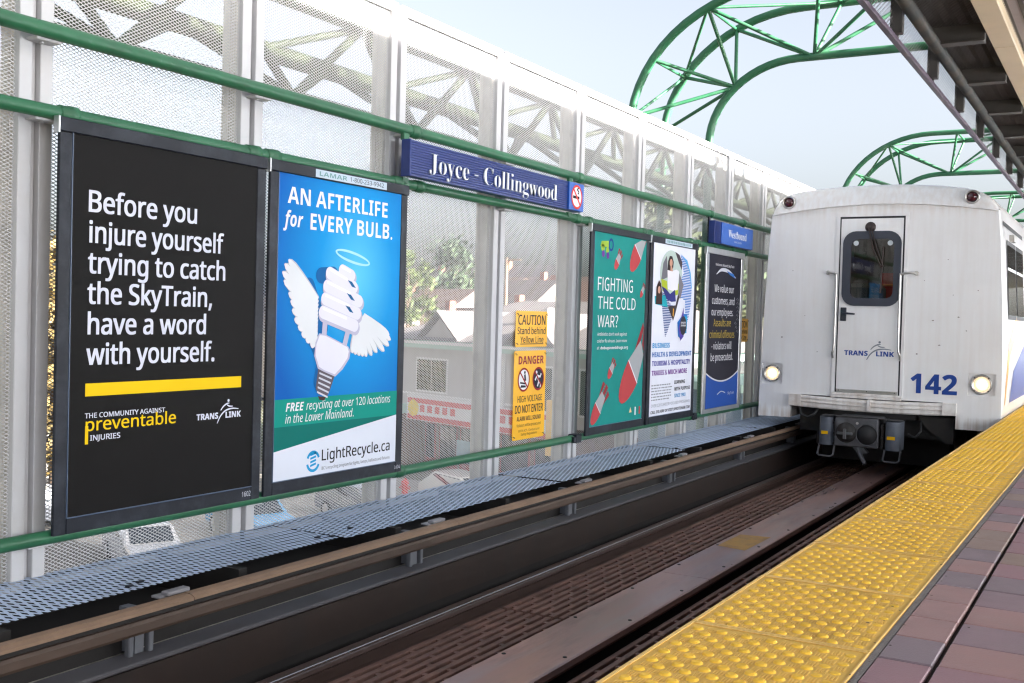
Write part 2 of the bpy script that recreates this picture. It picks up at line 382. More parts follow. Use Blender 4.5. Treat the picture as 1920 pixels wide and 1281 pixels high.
# ------------------------------------------------------------------ guideway: trough, side wall, plinths
gw = thing('guideway', 'dark concrete guideway trough between the platform and the walkway', 'guideway', (0,0,0), kind='structure')
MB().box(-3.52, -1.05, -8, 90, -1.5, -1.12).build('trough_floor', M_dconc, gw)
sw = MB(); sw.box(-4.3, -3.52, -8, 90, -1.5, -0.50); sw.build('side_wall', M_conc, gw)
MB().box(-4.35, -3.50, -8, 90, -0.50, -0.44).build('shade_ledge', M_void, gw)  # near-black ledge added so the grating gaps read as deep shade
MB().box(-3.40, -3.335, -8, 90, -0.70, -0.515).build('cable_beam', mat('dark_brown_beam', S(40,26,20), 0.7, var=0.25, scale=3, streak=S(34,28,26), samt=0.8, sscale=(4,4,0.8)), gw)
MB().box(-3.40, -3.345, -8, 90, -1.12, -0.702).build('beam_gap_shade', M_void, gw)  # near-black box stands in for the shade below the beam
MB().cbox(-3.475, -3.335, -8, 90, -0.512, -0.492, 0.006).build('cable_beam_cap', M_grey, gw)
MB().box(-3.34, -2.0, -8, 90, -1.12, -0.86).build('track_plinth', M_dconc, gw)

# ------------------------------------------------------------------ running rails and reaction rail
def rail_profile(xc, zt): return [(xc-.035,zt),(xc+.035,zt),(xc+.038,zt-.03),(xc+.01,zt-.05),(xc+.01,zt-.10),(xc+.06,zt-.125),(xc+.06,zt-.14),(xc-.06,zt-.14),(xc-.06,zt-.125),(xc-.01,zt-.10),(xc-.01,zt-.05),(xc-.038,zt-.03)]
def running_rail(xc, label):
    t = thing('running_rail', label, 'rail', (xc, 0, -0.69), group=None)
    MB().prism(rail_profile(xc, -0.692), lambda a, b: (a, -8, b), lambda a, b: (a, 90, b)).build('rail_body', M_rail, t)
    MB().add([(xc+.020,-8,-.6908),(xc+.0365,-8,-.700),(xc+.0365,90,-.700),(xc+.020,90,-.6908)], [(0,1,2,3)]).build('polished_edge', M_shine, t)
    c = MB()
    for k in range(40): c.cbox(xc-.075, xc-.05, 0.6+k*.75, .7+k*.75, -.825, -.79, .004); c.cbox(xc+.05, xc+.075, .6+k*.75, .7+k*.75, -.825, -.79, .004)
    c.build('rail_clip', M_rail, t, kind='stuff')
running_rail(-3.170, 'brown running rail with a polished bright edge beside the wide slotted grating')
running_rail(-1.66, 'running rail tucked under the overhanging yellow platform edge')
rr = thing('reaction_rail', 'wide flat brownish metal plate running along the middle of the track', 'track plate', (-2.4,0,-.69))
pm = MB().prism([(-2.55,-.688),(-2.235,-.688),(-2.225,-.693),(-2.222,-.72),(-2.24,-.745),(-2.54,-.745),(-2.555,-.72)], lambda a,b: (a+2.4, 0, b+.69), lambda a,b: (a+2.4, 2.994, b+.69)).mesh('plate_section', M_plate)
for k in range(-3, 25): inst('plate_section', pm, rr, (0, 0.35+3*k, 0))
bm_ = MB()
for k in range(-6, 60):
    for x in (-2.525, -2.262): bm_.lathe([(0,.011),(.0035,.011),(.005,.007)], (x, .6+k*.75+(0.0 if x < -2.4 else .12), -.6885), (0,0,1), 8)
bm_.build('plate_bolt', M_black, rr, kind='stuff')
MB().add([(-2.520,7.33,-.6865),(-2.305,7.28,-.6865),(-2.290,7.86,-.6865),(-2.512,7.82,-.6865)], [(0,1,2,3)]).build('worn_yellow_patch', mat('worn_yellow_paint', S(196,150,72), 0.6, var=0.12, scale=9, dirt=S(120,92,78), damt=0.75), rr)
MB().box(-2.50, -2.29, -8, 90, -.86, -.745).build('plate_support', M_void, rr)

# slotted gratings between the rails
def grating_section(n, x0, pitch, w, L):
    ms = []
    sl = MB().cbox(0, w, 0.006, L-0.006, -.035, 0, .003).mesh('slat', M_rust)
    cr = MB()
    for i in range(n-1):
        for j in range(int(L/0.24)+1):
            y = 0.06+j*0.24+(0.12 if i % 2 else 0)
            if y < L-.06: cr.box(w+i*pitch-.001, pitch+i*pitch+.001, y, y+.028, -.03, -.004)
    return sl, cr.mesh('cross_link', M_rust)
for (n, x0, pitch, w, z, name, lab) in ((9, -3.105, .0605, .034, -.775, 'track_grating', 'wide brown slotted steel grating between running rail and metal plate'),
                                (5, -2.20, .056, .033, -.765, 'track_grating', 'narrow dark slotted grating beneath the yellow platform edge')):
    t = thing(name, lab, 'grating', (x0, 0, z)); sl, cr = grating_section(n, x0, pitch, w, 1.97)
    for s in range(-2, 14 if n == 9 else 12):
        y = 1.35+1.98*s
        for i in range(n):
            o = inst('slat', sl, t, (i*pitch, y, 0)); o.rotation_euler = (0, rp.uniform(-.03,.03), 0)
        inst('cross_link', cr, t, (0, y, 0), 'stuff')
    q = MB()
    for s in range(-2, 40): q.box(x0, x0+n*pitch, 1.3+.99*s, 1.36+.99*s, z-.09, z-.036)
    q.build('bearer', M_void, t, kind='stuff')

# ------------------------------------------------------------------ power rails on the side wall
pr = thing('power_rail', 'power rail with a tan cover board running below the walkway', 'power rail', (-3.33, 0, -.3))
cov = MB().prism([(-3.365,-.276),(-3.352,-.268),(-3.318,-.270),(-3.296,-.280),(-3.294,-.292),(-3.30,-.292),(-3.32,-.283),(-3.36,-.284)], lambda a,b: (a+3.33, 0, b+.3), lambda a,b: (a+3.33, 1.985, b+.3)).mesh('cover_board', M_tan)
for k in range(-3, 20):
    o = inst('cover_board', cov, pr, (rp.uniform(-.002,.002), 1.15+1.99*k, rp.uniform(-.002,.002)))
MB().prism([(-3.345,-.318),(-3.305,-.318),(-3.298,-.33),(-3.298,-.36),(-3.305,-.372),(-3.345,-.372)], lambda a,b: (a,-8,b), lambda a,b: (a,90,b)).build('conductor_rail', M_brown, pr)
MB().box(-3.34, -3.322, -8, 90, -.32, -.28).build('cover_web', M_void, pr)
br = MB(); hd = MB()
for k in range(-2, 20):
    y = 2.98+1.91*k if k < 4 else 2.98+1.91*k-.0
    br.cbox(-3.44, -3.41, y-.07, y-.045, -.494, -.37, .004); br.cbox(-3.44, -3.41, y+.03, y+.055, -.494, -.37, .004); br.box(-3.52,-3.425, y-.03,y+.015,-.49,-.31)
    hd.cbox(-3.405, -3.362, y+.08, y+.20, -.272, -.255, .004); hd.cbox(-3.43, -3.38, y+.05, y+.12, -.280, -.270, .003)
br.build('support_bracket', mat('grey_insulator', S(104,106,112), .5, var=.1), pr, kind='stuff')
hd.build('cover_clip', mat('pale_clip_metal', S(136,134,138), .5, metal=.3), pr, kind='stuff')
# ------------------------------------------------------------------ service walkway of expanded metal
wk = thing('service_walkway', 'pale blue-grey expanded metal walkway between screen and power rail', 'walkway', (-3.77, 0, -.263))
ZW = -.263
def wk_sheet(y0, y1, across, lwd, swd, w, tilt, mt):
    if across: m = expanded(0, .56, 0, y1-y0, lwd, swd, w, tilt, lambda l, s, o: (l-.28, s, o))
    else: m = expanded(0, y1-y0, 0, .56, lwd, swd, w, tilt, lambda l, s, o: (s-.28, l, o))
    return m.mesh('grating_sheet', mt)
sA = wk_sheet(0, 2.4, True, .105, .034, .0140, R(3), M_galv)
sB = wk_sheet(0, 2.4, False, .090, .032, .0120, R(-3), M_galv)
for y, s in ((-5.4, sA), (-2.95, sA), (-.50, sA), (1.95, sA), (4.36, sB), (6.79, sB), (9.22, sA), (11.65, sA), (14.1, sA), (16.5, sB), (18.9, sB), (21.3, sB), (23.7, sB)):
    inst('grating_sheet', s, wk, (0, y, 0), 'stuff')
cl = MB()
for y, x in ((3.05,-3.58),(3.12,-3.60),(4.26,-3.60),(4.33,-3.56),(4.55,-3.62),(6.75,-3.6),(9.2,-3.58),(11.6,-3.6)):
    cl.cbox(x-.012, x+.012, y-.016, y+.016, ZW+.002, ZW+.009, .003)
cl.build('grating_clip', M_frame, wk, kind='stuff')
bb = MB()
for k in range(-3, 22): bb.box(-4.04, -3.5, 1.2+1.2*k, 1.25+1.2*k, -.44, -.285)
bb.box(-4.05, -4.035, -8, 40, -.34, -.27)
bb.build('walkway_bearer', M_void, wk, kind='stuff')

# ------------------------------------------------------------------ mesh screen behind the track
MB().box(-4.10, -4.045, -8, 30, -.46, -.318).build('edge_angle', M_void, gw)
scr = thing('screen_wall', 'tall white expanded-metal screen with framed bays standing behind the walkway', 'screen', (-4.05, 0, -.5))
TOP = 1.915+H; BOT = -.315
XW = -4.05; PIT = 1.2695; J0 = 5.433
pmesh = expanded(0, PIT-.155, 0, TOP-BOT-.07, .0305, .0164, .0045, R(18), lambda l, s, o: (o, l, s)).mesh('mesh_panel', M_mesh)
sideL = MB().cbox(-.014, .026, 0, .062, 0, TOP-BOT, .003).mesh('frame_bar', M_white)
topb = MB().cbox(-.012, .024, 0, PIT-.16, 0, .06, .003).mesh('frame_bar', M_white)
botb = MB().cbox(-.012, .024, 0, PIT-.16, 0, .03, .003).mesh('frame_bar', M_white)
colm = MB(); colm.box(-.150, -.142, -.046, .046, 0, TOP-BOT-.02); colm.box(-.142, -.063, -.006, .006, 0, TOP-BOT-.02); colm.box(-.063, -.055, -.046, .046, 0, TOP-BOT-.02)
for k in range(6):
    for s in (-1, 1): colm.lathe([(0,.012),(.012,.012)], (-.055, s*.028, .2+k*.5), (1,0,0), 6, False)
colm = colm.mesh('column', M_colm)
mull = MB().box(-.03, -.004, -.0145, .0145, 0, TOP-BOT-.015).mesh('joint_strip', M_white)
for k in range(-5, 16):
    y = J0+PIT*k; z = .5+BOT                                       # local to the thing's origin at z = -.5
    o = inst('mesh_panel', pmesh, scr, (0, y+.0775, z+.035), 'stuff')
    inst('frame_bar', sideL, scr, (0, y+.0185, z)); inst('frame_bar', sideL, scr, (0, y+PIT-.0805, z))
    inst('frame_bar', topb, scr, (0, y+.08, z+TOP-BOT-.06)); inst('frame_bar', botb, scr, (0, y+.08, z))
    inst('column', colm, scr, (0, y, z)); inst('joint_strip', mull, scr, (0, y, z))

# ------------------------------------------------------------------ green pipes along the screen
def pipe_run(name, label, zr, r, collars, y0=-6, y1=24):
    t = thing(name, label, 'pipe', (-3.95, 0, zr+H)); m = MB()
    m.path([(-3.95, y0, zr+H), (-3.95, y1, zr+H)], r, 18); m.build('pipe', M_green, t)
    cm = MB().lathe([(-.045, r+.001), (-.042, r+.006), (.0, r+.006), (.003, r+.009), (.042, r+.009), (.045, r+.001)], (0,0,0), (0,1,0), 18).mesh('collar', M_green)
    for y in collars: inst('collar', cm, t, (0, y, 0))
    b = MB()
    for k in range(-5, 16):
        y = J0+PIT*k; b.cbox(-4.03, -3.955, y-.05, y+.07, zr+H-r-.010, zr+H-r+.004, .003); b.box(-4.0,-3.985,y-.006,y+.006,zr+H-r-.016,zr+H-r-.01)
    b.build('bracket', M_white, t, kind='stuff')
    return t
pipe_run('green_pipe', 'upper green pipe passing just above the long blue station name sign', 1.130, .034, (5.50, 7.80, 10.9, 12.0, 2.0))
pipe_run('green_pipe', 'green pipe carrying the tops of the advertising posters', .796, .0305, (2.99, 4.09, 4.23, 5.33, 5.56, 7.78, 8.00, 9.12, 9.30, 10.33, 10.55, 11.02, 11.62, 12.1))
t = pipe_run('green_pipe', 'low green pipe running under the bottoms of the advertising posters', -.995, .030, (5.42, 10.48))
cb = MB()
for y in (7.86, 10.55): cb.cbox(-3.985, -3.905, y-.05, y+.05, -.995+H-.035, -.995+H+.035, .006); cb.cbox(-3.97, -3.90, y-.10, y-.06, -.995+H-.02, -.995+H+.02, .004)
cb.build('coupling', M_frame, t, label='dark clamp coupling', kind='stuff')

# ------------------------------------------------------------------ longitudinal truss behind the screen
lt = thing('lattice_truss', 'long green lattice girder glimpsed through the mesh screen', 'truss', (-4.5, 0, 2.4))
A_, B_, C_ = (-4.34, 1.80+H), (-4.34, 1.25+H), (-4.62, 1.56+H)
for (x, z), r in ((A_, .04), (B_, .04), (C_, .06)): MB().tube((x, -6, z), (x, 26, z), r, 12).build('chord', M_latt, lt)
wm = MB(); wm2 = MB()
for k in range(-6, 16):
    y = 4.82+PIT*k; u = y+PIT/2
    for a in (0, PIT):
        b = MB().tube((B_[0], y+a, B_[1]), (A_[0], u, A_[1]), .028, 8).build('brace', M_latt, lt)
        wm.tube((B_[0], y+a, B_[1]), (C_[0], u, C_[1]), .028, 8); wm2.tube((A_[0], u, A_[1]), (C_[0], y+a+PIT*0, C_[1]), .024, 8)
wm.build('lacing', M_latt, lt, kind='stuff'); wm2.build('lacing', M_latt, lt, kind='stuff')

# ------------------------------------------------------------------ green arched trusses over the track
def arc(cx, cz, rx, rz, n=14): return [(cx-rx*math.cos(t*math.pi/2/n), cz+rz*math.sin(t*math.pi/2/n)) for t in range(n+1)]
XR = 4.9
OUT = [(-5.15, -8.0), (-5.15, 1.6), (-5.15, 2.1)]+arc(-3.45, 2.2, 1.70, 1.455)[0:]+[(-2.2, 3.655), (XR, 3.655)]
INN = [(-4.37, -8.0), (-4.37, 1.5), (-4.37, 2.0)]+arc(-3.35, 2.05, 1.02, .90)+[(-2.2, 2.95), (XR, 2.95)]
def on_arc(cx, cz, rx, rz, deg): t = R(deg); return (cx-rx*math.cos(t), cz+rz*math.sin(t))
def arch(yc, label):
    t = thing('truss_arch', label, 'arch', (-4.8, yc, 0), group='green truss arches over the track')
    hw = .50
    yo = {0: yc-hw, 1: yc+hw}
    for s in (0, 1): MB().path([(x, yo[s], z+H) for x, z in OUT], .048, 14).build('outer_chord', M_arch, t)
    MB().path([(x, yc, z+H) for x, z in INN], .046, 14).build('inner_chord', M_arch, t)
    oo = [(-5.15, .9), (-5.15, 1.6)]+[on_arc(-3.45, 2.2, 1.70, 1.455, d) for d in (5, 32, 62)]+[(-3.02, 3.655), (-2.1, 3.655), (-1.15, 3.655), (-.1, 3.655), (1, 3.655), (2.1, 3.655), (3.2, 3.655), (4.3, 3.655)]
    ii = [(-4.37, .6), (-4.37, 1.25), (-4.37, 1.95), on_arc(-3.35, 2.05, 1.02, .90, 45), (-3.18, 2.945), (-1.62, 2.95), (-.6, 2.95), (.45, 2.95), (1.5, 2.95), (2.6, 2.95), (3.7, 2.95)]
    link = [(0,0),(0,1),(1,1),(1,2),(2,2),(2,3),(3,3),(4,3),(4,4),(5,4),(6,4),(6,5),(7,5),(7,6),(8,6),(8,7),(9,7),(9,8),(10,8),(10,9),(11,9),(11,10),(12,10)]
    for a, b in link:
        for s in (0, 1):
            MB().tube((oo[a][0], yo[s], oo[a][1]+H), (ii[b][0], yc, ii[b][1]+H), .0215, 8).build('brace', M_arch, t)
    for i, (x, z) in enumerate(oo):
        if i >= 2: MB().tube((x, yo[0], z+H), (x, yo[1], z+H), .018, 8).build('strut', M_arch, t)
        if 2 <= i < len(oo)-1: MB().tube((x, yo[i % 2], z+H), (oo[i+1][0], yo[1-i % 2], oo[i+1][1]+H), .018, 8).build('strut', M_arch, t)
arch(11.95, 'large green truss arch curving over the track in front of the train')
arch(22.05, 'second green truss arch, seen just above the roof of the train')
arch(32.10, 'small distant green truss arch, peeping out between train shoulder and canopy')

# ------------------------------------------------------------------ canopy over the platform
can = thing('platform_canopy', 'dark steel platform canopy with mesh fascia, drain pipe and pale box girder', 'canopy', (-1.0, 0, 3.0))
fz0, fz1 = 1.965+H, 2.262+H; XF = -1.50
fmesh = expanded(0, 1.44, 0, fz1-fz0-.05, .060, .030, .0062, R(12), lambda l, s, o: (o, l, s)).mesh('fascia_mesh', M_pole)
vb = MB().cbox(-.02, .02, -.022, .022, 0, fz1-fz0, .003).mesh('fascia_post', M_pole)
vbk = MB().box(-.018, .06, -.10, -.022, .02, fz1-fz0).mesh('fascia_stiffener', M_pole)
for k in range(-5, 24):
    y = 7.70+1.495*k
    inst('fascia_mesh', fmesh, can, (XF+1, y+.027, fz0+.025-3), 'stuff'); inst('fascia_post', vb, can, (XF+1, y, fz0-3)); inst('fascia_stiffener', vbk, can, (XF+1, y, fz0-3))
MB().cbox(XF-.022, XF+.022, 0.2, 54, fz0-.022, fz0+.012, .004).build('fascia_edge', mat('purplish_edge_trim', S(92,78,92), .4, var=.15), can)
MB().cbox(XF-.022, XF+.022, 0.2, 54, fz1, fz1+.03, .004).build('fascia_edge', M_pole, can)
MB().tube((-1.40, 0.2, 2.15+H), (-1.40, 54, 2.15+H), .045, 14).build('drain_pipe', mat('drain_pipe_paint', S(44,45,43), .7, spec=.25, var=.2, scale=5, dirt=S(110,90,70), damt=.4), can)
dk = MB(); pts = []
for i in range(0, 62):
    x = -1.5+i*.1; pts += [(x, 2.295), (x+.03, 2.295), (x+.045, 2.335), (x+.085, 2.335)]
for (a, b), (c, d) in zip(pts, pts[1:]): dk.add([(a,0.2,b+H),(a,54,b+H),(c,54,d+H),(c,0.2,d+H)], [(0,1,2,3)])
dk.build('corrugated_deck', M_pole, can)
MB().box(-1.52, 4.95, 0.2, 54, 2.340+H, 2.352+H).build('roof_sheet', M_pole, can)
for k in range(-5, 22):
    y = 8.72+1.495*k
    b = MB().cbox(-1.44, -1.05, y-.03, y+.03, 2.15+H, 2.28+H, .004); b.cbox(-1.44, -1.05, y-.06, y+.06, 2.14+H, 2.152+H, .003); b.build('cross_beam', M_pole, can)
    MB().cbox(-.78, 4.8, y-.03, y+.03, 2.17+H, 2.29+H, .004).build('cross_beam', M_pole, can)
cs = expanded(0, 6.0, 0, .58, .05, .022, .006, R(35), lambda l, s, o: (s, l, o)).mesh('soffit_mesh', M_pole)
for k in range(0, 5): inst('soffit_mesh', cs, can, (-1.45+1, 5.5+6.0*k, 2.275+H-3), 'stuff')
gm = MB().cbox(-1.045, -.885, 0, 3.99, 2.20+H, 2.62+H, .006).mesh('box_girder', mat('cream_girder_paint', S(226,204,170), .5, var=.06, scale=2, dirt=S(170,150,126), damt=.25))
for k in range(0, 11): 
    o = inst('box_girder', gm, can, (1, 2.2+4*k-1.0, -3))
fl = MB(); fl.cbox(-.885, -.30, 0.2, 54, 2.30+H, 2.34+H, .005); fl.build('soffit_panel', mat('grey_soffit_panel', S(150,140,142), .5, var=.08), can)
gz = thing('added_fill_wall', 'added frosted wall with slim white mullions, spreading sunlight over the platform as fill', 'added light diffuser', (4.9, 0, 0))  # wall added out of view: stops the low sun and spreads it as fill
def frosted():
    m = bpy.data.materials.new('added_fill_diffuser'); m.use_nodes = True; n = m.node_tree.nodes; l = m.node_tree.links; n.clear()
    o = n.new('ShaderNodeOutputMaterial'); mx = n.new('ShaderNodeMixShader'); mx.inputs[0].default_value = .2
    t = n.new('ShaderNodeBsdfTranslucent'); t.inputs[0].default_value = (.80,.84,.90,1); d = n.new('ShaderNodeBsdfDiffuse'); d.inputs[0].default_value = (.8,.8,.8,1)
    l.new(t.outputs[0], mx.inputs[1]); l.new(d.outputs[0], mx.inputs[2]); l.new(mx.outputs[0], o.inputs[0]); return m
M_frost = frosted()
gp = MB().box(0, .02, .03, 2.97, .30, 2.345+H).mesh('fill_panel', M_frost); gm_ = MB().cbox(-.04, .05, -.029, .029, 0, 2.338+H, .003).mesh('mullion', M_white)
for k in range(0, 18): inst('fill_panel', gp, gz, (0, 3*k, 0)); inst('mullion', gm_, gz, (0, 3*k, 0))
MB().box(4.86, 4.95, 0, 55, 0, .299).build('plinth', M_conc, gz)
for k in range(5):
    MB().cbox(2.2, 2.45, 1+9*k, 1.25+9*k, 0, 2.3+H, .01).build('support_post', M_pole, can)
# ------------------------------------------------------------------ advertising posters hung on the pipes
I_white = flat('print_white', S(226,226,232)); I_lav = flat('print_pale_lavender', S(214,216,230)); I_yellow = flat('print_yellow', S(236,196,10))
I_black = flat('print_black', S(26,26,30)); I_cyan = flat('print_cyan', S(30,150,205)); I_grey = flat('print_grey', S(150,152,160))
I_navy = flat('print_navy', S(20,62,130)); I_red = flat('print_red', S(186,62,66)); I_teald = flat('print_deep_teal', S(0,108,100)); I_teal = flat('print_teal', S(6,142,128))
I_lg = flat('print_light_grey', S(200,202,212)); I_purple = flat('print_purple', S(96,50,140)); I_blue = flat('print_blue', S(40,110,190))
def poster(name, label, y0, y1, z0, z1, pap, fmat, silver=False, group=None):
    t = thing(name, label, 'poster', (-3.917, (y0+y1)/2, z0+H)); F = wallmap(-3.9)
    sw = .062; tb = .055; bb = .066
    if silver: sw, tb, bb = .085, .06, .045
    def bar(a, b, c, d, xf=-3.9, nm='frame_bar'): MB().cbox(-3.918, xf, a, b, c+H, d+H, .003).build(nm, fmat, t)
    bar(y0, y0+sw, z0, z1-tb-.002); bar(y1-sw, y1, z0, z1-tb-.002); bar(y0+sw+.001, y1-sw-.001, z0, z0+bb)
    bar(y0-.004, y1+.004, z1-tb, z1+.004, -3.892, 'top_rail')
    e = MB(); e.cbox(-3.925, -3.889, y0-.014, y0-.005, z1-tb-.01+H, z1+.006+H, .002)
    e.build('end_cap', M_alu, t)
    g = MB(); g.box(-3.906, -3.898, y0+sw, y0+sw+.004, z0+bb+H, z1-tb+H); g.box(-3.906, -3.898, y0+sw, y1-sw, z0+bb+H, z0+bb+.004+H); g.build('inner_edge', mat('blue_grey_edge', S(84,100,124), .35), t)
    s = MB().box(-3.915, -3.9045, y0+sw-.004, y1-sw+.004, z0+bb-.004+H, z1-tb+.002+H).build('sheet', pap, t)
    return t, s, (y0+sw, y1-sw, z0+bb, z1-tb)
def layer(i): return wallmap(-3.9035+.0007*i)
def words(parent, mt, items, i=1, name='lettering'):
    for it in items:
        body, st, u0, u1, b, c = it[:6]; kw = it[6] if len(it) > 6 else {}
        put_text(MB(), body, st, u0, u1, b, c, layer(i), **kw).build(name, mt, parent)

# 1: black poster
P1, sh, _ = poster('poster_panel', 'black poster with large pale sentence about catching the train and a yellow bar', 2.92, 4.148, -.985, .772, mat('print_warm_black', S(17,15,15), .6, spec=.15, var=.06), M_frame)
hl = dict(off=.020)
words(sh, I_lav, [('Before you','hum',3.07,3.684,.394,.094,hl),('injure yourself','hum',3.075,3.862,.262,.094,hl),('trying to catch','hum',3.071,3.876,.130,.094,hl),
                  ('the SkyTrain,','hum',3.071,3.792,-.002,.094,hl),('have a word','hum',3.075,3.756,-.134,.094,hl),('with yourself.','hum',3.071,3.815,-.266,.094,hl)])
m = MB(); poly(m, [(3.069,-.402),(4.001,-.402),(4.001,-.346),(3.069,-.346)], layer(1)); m.build('yellow_bar', I_yellow, sh)
words(sh, I_lav, [('THE COMMUNITY AGAINST','hum',3.069,3.512,-.497,.022,hl),('INJURIES','hum',3.098,3.258,-.596,.024,hl)])
words(sh, I_yellow, [('preventable','hum',3.074,3.578,-.553,.056,dict(off=.012))])
m = MB(); poly(m, [(3.072,-.61),(3.088,-.61),(3.088,-.53),(3.072,-.53)], layer(1)); m.build('descender', I_yellow, sh)
swoosh_logo(sh, 3.707, 4.003, -.551, layer(1), I_lav, I_lav)
words(P1, I_lg, [('1602','italic',4.02,4.082,-.963,.025)], 6)

# 2: blue light bulb poster
def grad_paper():
    m = bpy.data.materials.new('blue_gradient_print'); m.use_nodes = True; n = m.node_tree.nodes; l = m.node_tree.links; p = n['Principled BSDF']; p.inputs['Roughness'].default_value = .6; p.inputs['Specular IOR Level'].default_value = .15
    g = n.new('ShaderNodeNewGeometry'); v = n.new('ShaderNodeVectorMath'); v.operation = 'SUBTRACT'; v.inputs[1].default_value = (-3.9, 4.92, .20+H); l.new(g.outputs['Position'], v.inputs[0])
    sc = n.new('ShaderNodeVectorMath'); sc.operation = 'MULTIPLY'; sc.inputs[1].default_value = (0, 1.25, .95); l.new(v.outputs[0], sc.inputs[0])
    ln = n.new('ShaderNodeVectorMath'); ln.operation = 'LENGTH'; l.new(sc.outputs[0], ln.inputs[0])
    r = n.new('ShaderNodeValToRGB'); l.new(ln.outputs['Value'], r.inputs[0]); e = r.color_ramp.elements
    e[0].position = 0.0; e[0].color = (*S(92,196,232), 1); e[1].position = .95; e[1].color = (*S(0,92,176), 1)
    k = e.new(.42); k.color = (*S(10,146,216), 1)
    l.new(r.outputs[0], p.inputs['Base Color']); return m
P2, sh, _ = poster('poster_panel', 'blue poster of a winged energy-saving bulb under a halo, with green and white base', 4.178, 5.390, -.985, .772, grad_paper(), M_frame)
words(sh, I_white, [('AN AFTERLIFE','bold',4.315,5.190,.562,.088),('EVERY BULB.','bold',4.500,5.242,.436,.088)])
words(sh, I_white, [('for','bolditalic',4.285,4.440,.440,.080)])
m = MB(); poly(m, [(4.240,-.629),(5.328,-.629),(5.328,-.482),(4.240,-.482)], layer(1)); m.build('green_band', I_teal, sh)
m = MB(); poly(m, [(4.240,-.76),(5.328,-.629),(4.240,-.629)], layer(1)); m.build('dark_green_wedge', I_teald, sh)
m = MB(); poly(m, [(4.240,-.919),(5.328,-.919),(5.328,-.629),(4.240,-.76)], layer(1)); m.build('white_base', flat('print_cool_white', S(214,218,230)), sh)
words(sh, I_white, [('FREE','bolditalic',4.335,4.480,-.549,.046),('recycling at over 120 locations','italic',4.500,5.262,-.549,.046),('in the Lower Mainland.','italic',4.333,4.912,-.612,.046)], 2)
words(sh, I_black, [('LightRecycle.ca','hum',4.638,5.268,-.842,.062,dict(off=.010)),("BC's recycling program for lights, lamps, ballasts and fixtures",'cond',4.640,5.270,-.893,.017)], 2)
m = MB(); L2 = layer(2)
for t0, t1 in ((.35, 2.75), (3.4, 5.9)):
    A = ellipse(4.566,-.838,.058,.060,0,14,t0,t1); B = ellipse(4.566,-.838,.042,.044,0,14,t0,t1)
    m.add([L2(*p) for p in A]+[L2(*p) for p in B], [(i,i+1,14+i+1,14+i) for i in range(13)])
for k in range(4): poly(m, [(4.542,-.868+.02*k),(4.590,-.858+.02*k),(4.590,-.846+.02*k),(4.542,-.856+.02*k)], L2)
m.build('bulb_emblem', I_cyan, sh)
m = MB(); annulus(m, 4.874, .305, .160, .034, .015, layer(1), R(-10)); m.build('halo', flat('print_pale_blue', S(168,222,242)), sh)
I_shadow = flat('print_shadow_blue', S(14,96,160)); I_w1 = flat('print_bulb_white', S(224,222,236)); I_w2 = flat('print_bulb_grey', S(186,184,206)); I_feath = flat('print_feather', S(220,222,226)); I_fe2 = flat('print_feather_shade', S(186,190,196))
MICRO = [0]
def micro():
    MICRO[0] = (MICRO[0]+1) % 10; return .00005*MICRO[0]
def capsule(m, a, b, r, F, n=8):
    w = micro()
    a = Vector(a); b = Vector(b); d = (b-a).normalized(); t = math.atan2(d.y, d.x); pts = []
    for k in range(n+1): q = t+math.pi/2+math.pi*k/n; pts.append((a.x+r*math.cos(q), a.y+r*math.sin(q)))
    for k in range(n+1): q = t-math.pi/2+math.pi*k/n; pts.append((b.x+r*math.cos(q), b.y+r*math.sin(q)))
    m.face([F(p[0], p[1], w) for p in pts])
def wing(root_a, root_b, tips, base_w):
    """feathers as long tapered blades from points along the arm to the tips; two tones"""
    f1 = MB(); f2 = MB(); n = len(tips)
    for i, tp in enumerate(tips):
        k = i/(n-1); a = (root_a[0]*(1-k)+root_b[0]*k, root_a[1]*(1-k)+root_b[1]*k)
        d = Vector((tp[0]-a[0], tp[1]-a[1])); q = Vector((-d.y, d.x)).normalized(); L = d.length
        def blade(mb, w, sh_, Fm):
            pts = []
            prof = ((0,.45),(.3,.8),(.6,1),(.82,1),(.94,.7),(1,.15))
            for s, ww in prof: pts.append(Vector(a)+d*s+q*(w*ww+sh_))
            for s, ww in reversed(prof): pts.append(Vector(a)+d*s-q*(w*ww-sh_))
            mb.face([Fm(p.x, p.y, .00003*i) for p in pts])
        blade(f2, base_w*1.12, -.002, layer(2)); blade(f1, base_w*.86, .001, layer(3))
    f2.build('feather_shade', I_fe2, sh); f1.build('feather', I_feath, sh)
m = MB()                                              # printed soft shadow behind bulb and wing
for p in (((4.50,.13),(4.62,-.10)),((4.50,-.10),(4.60,-.24)),((4.60,.19),(4.70,.20)),((4.62,-.30),(4.60,-.40))): capsule(m, *p, .045, layer(1))
m.build('drop_shadow', I_shadow, sh)
wing((4.575,.06), (4.578,-.17), [(4.330,.262),(4.300,.238),(4.284,.195),(4.296,.150),(4.335,.085),(4.352,.043),(4.365,-.005),(4.385,-.055),(4.415,-.095),(4.445,-.135),(4.480,-.165),(4.520,-.195)], .024)
wing((4.985,-.02), (4.905,-.10), [(5.235,-.140),(5.252,-.170),(5.235,-.205),(5.190,-.238),(5.120,-.245),(5.070,-.262),(5.020,-.268),(4.985,-.266),(4.950,-.262),(4.915,-.255),(4.885,-.245)], .021)
c3 = layer(4); c4 = layer(5); c2 = layer(3.4); c5 = layer(4.5)
m = MB(); capsule(m, (4.640,-.05), (4.632,-.15), .020, c2); capsule(m, (4.850,-.09), (4.815,-.19), .020, c2); m.build('tube_leg', I_w2, sh)
b1 = MB(); b2 = MB()
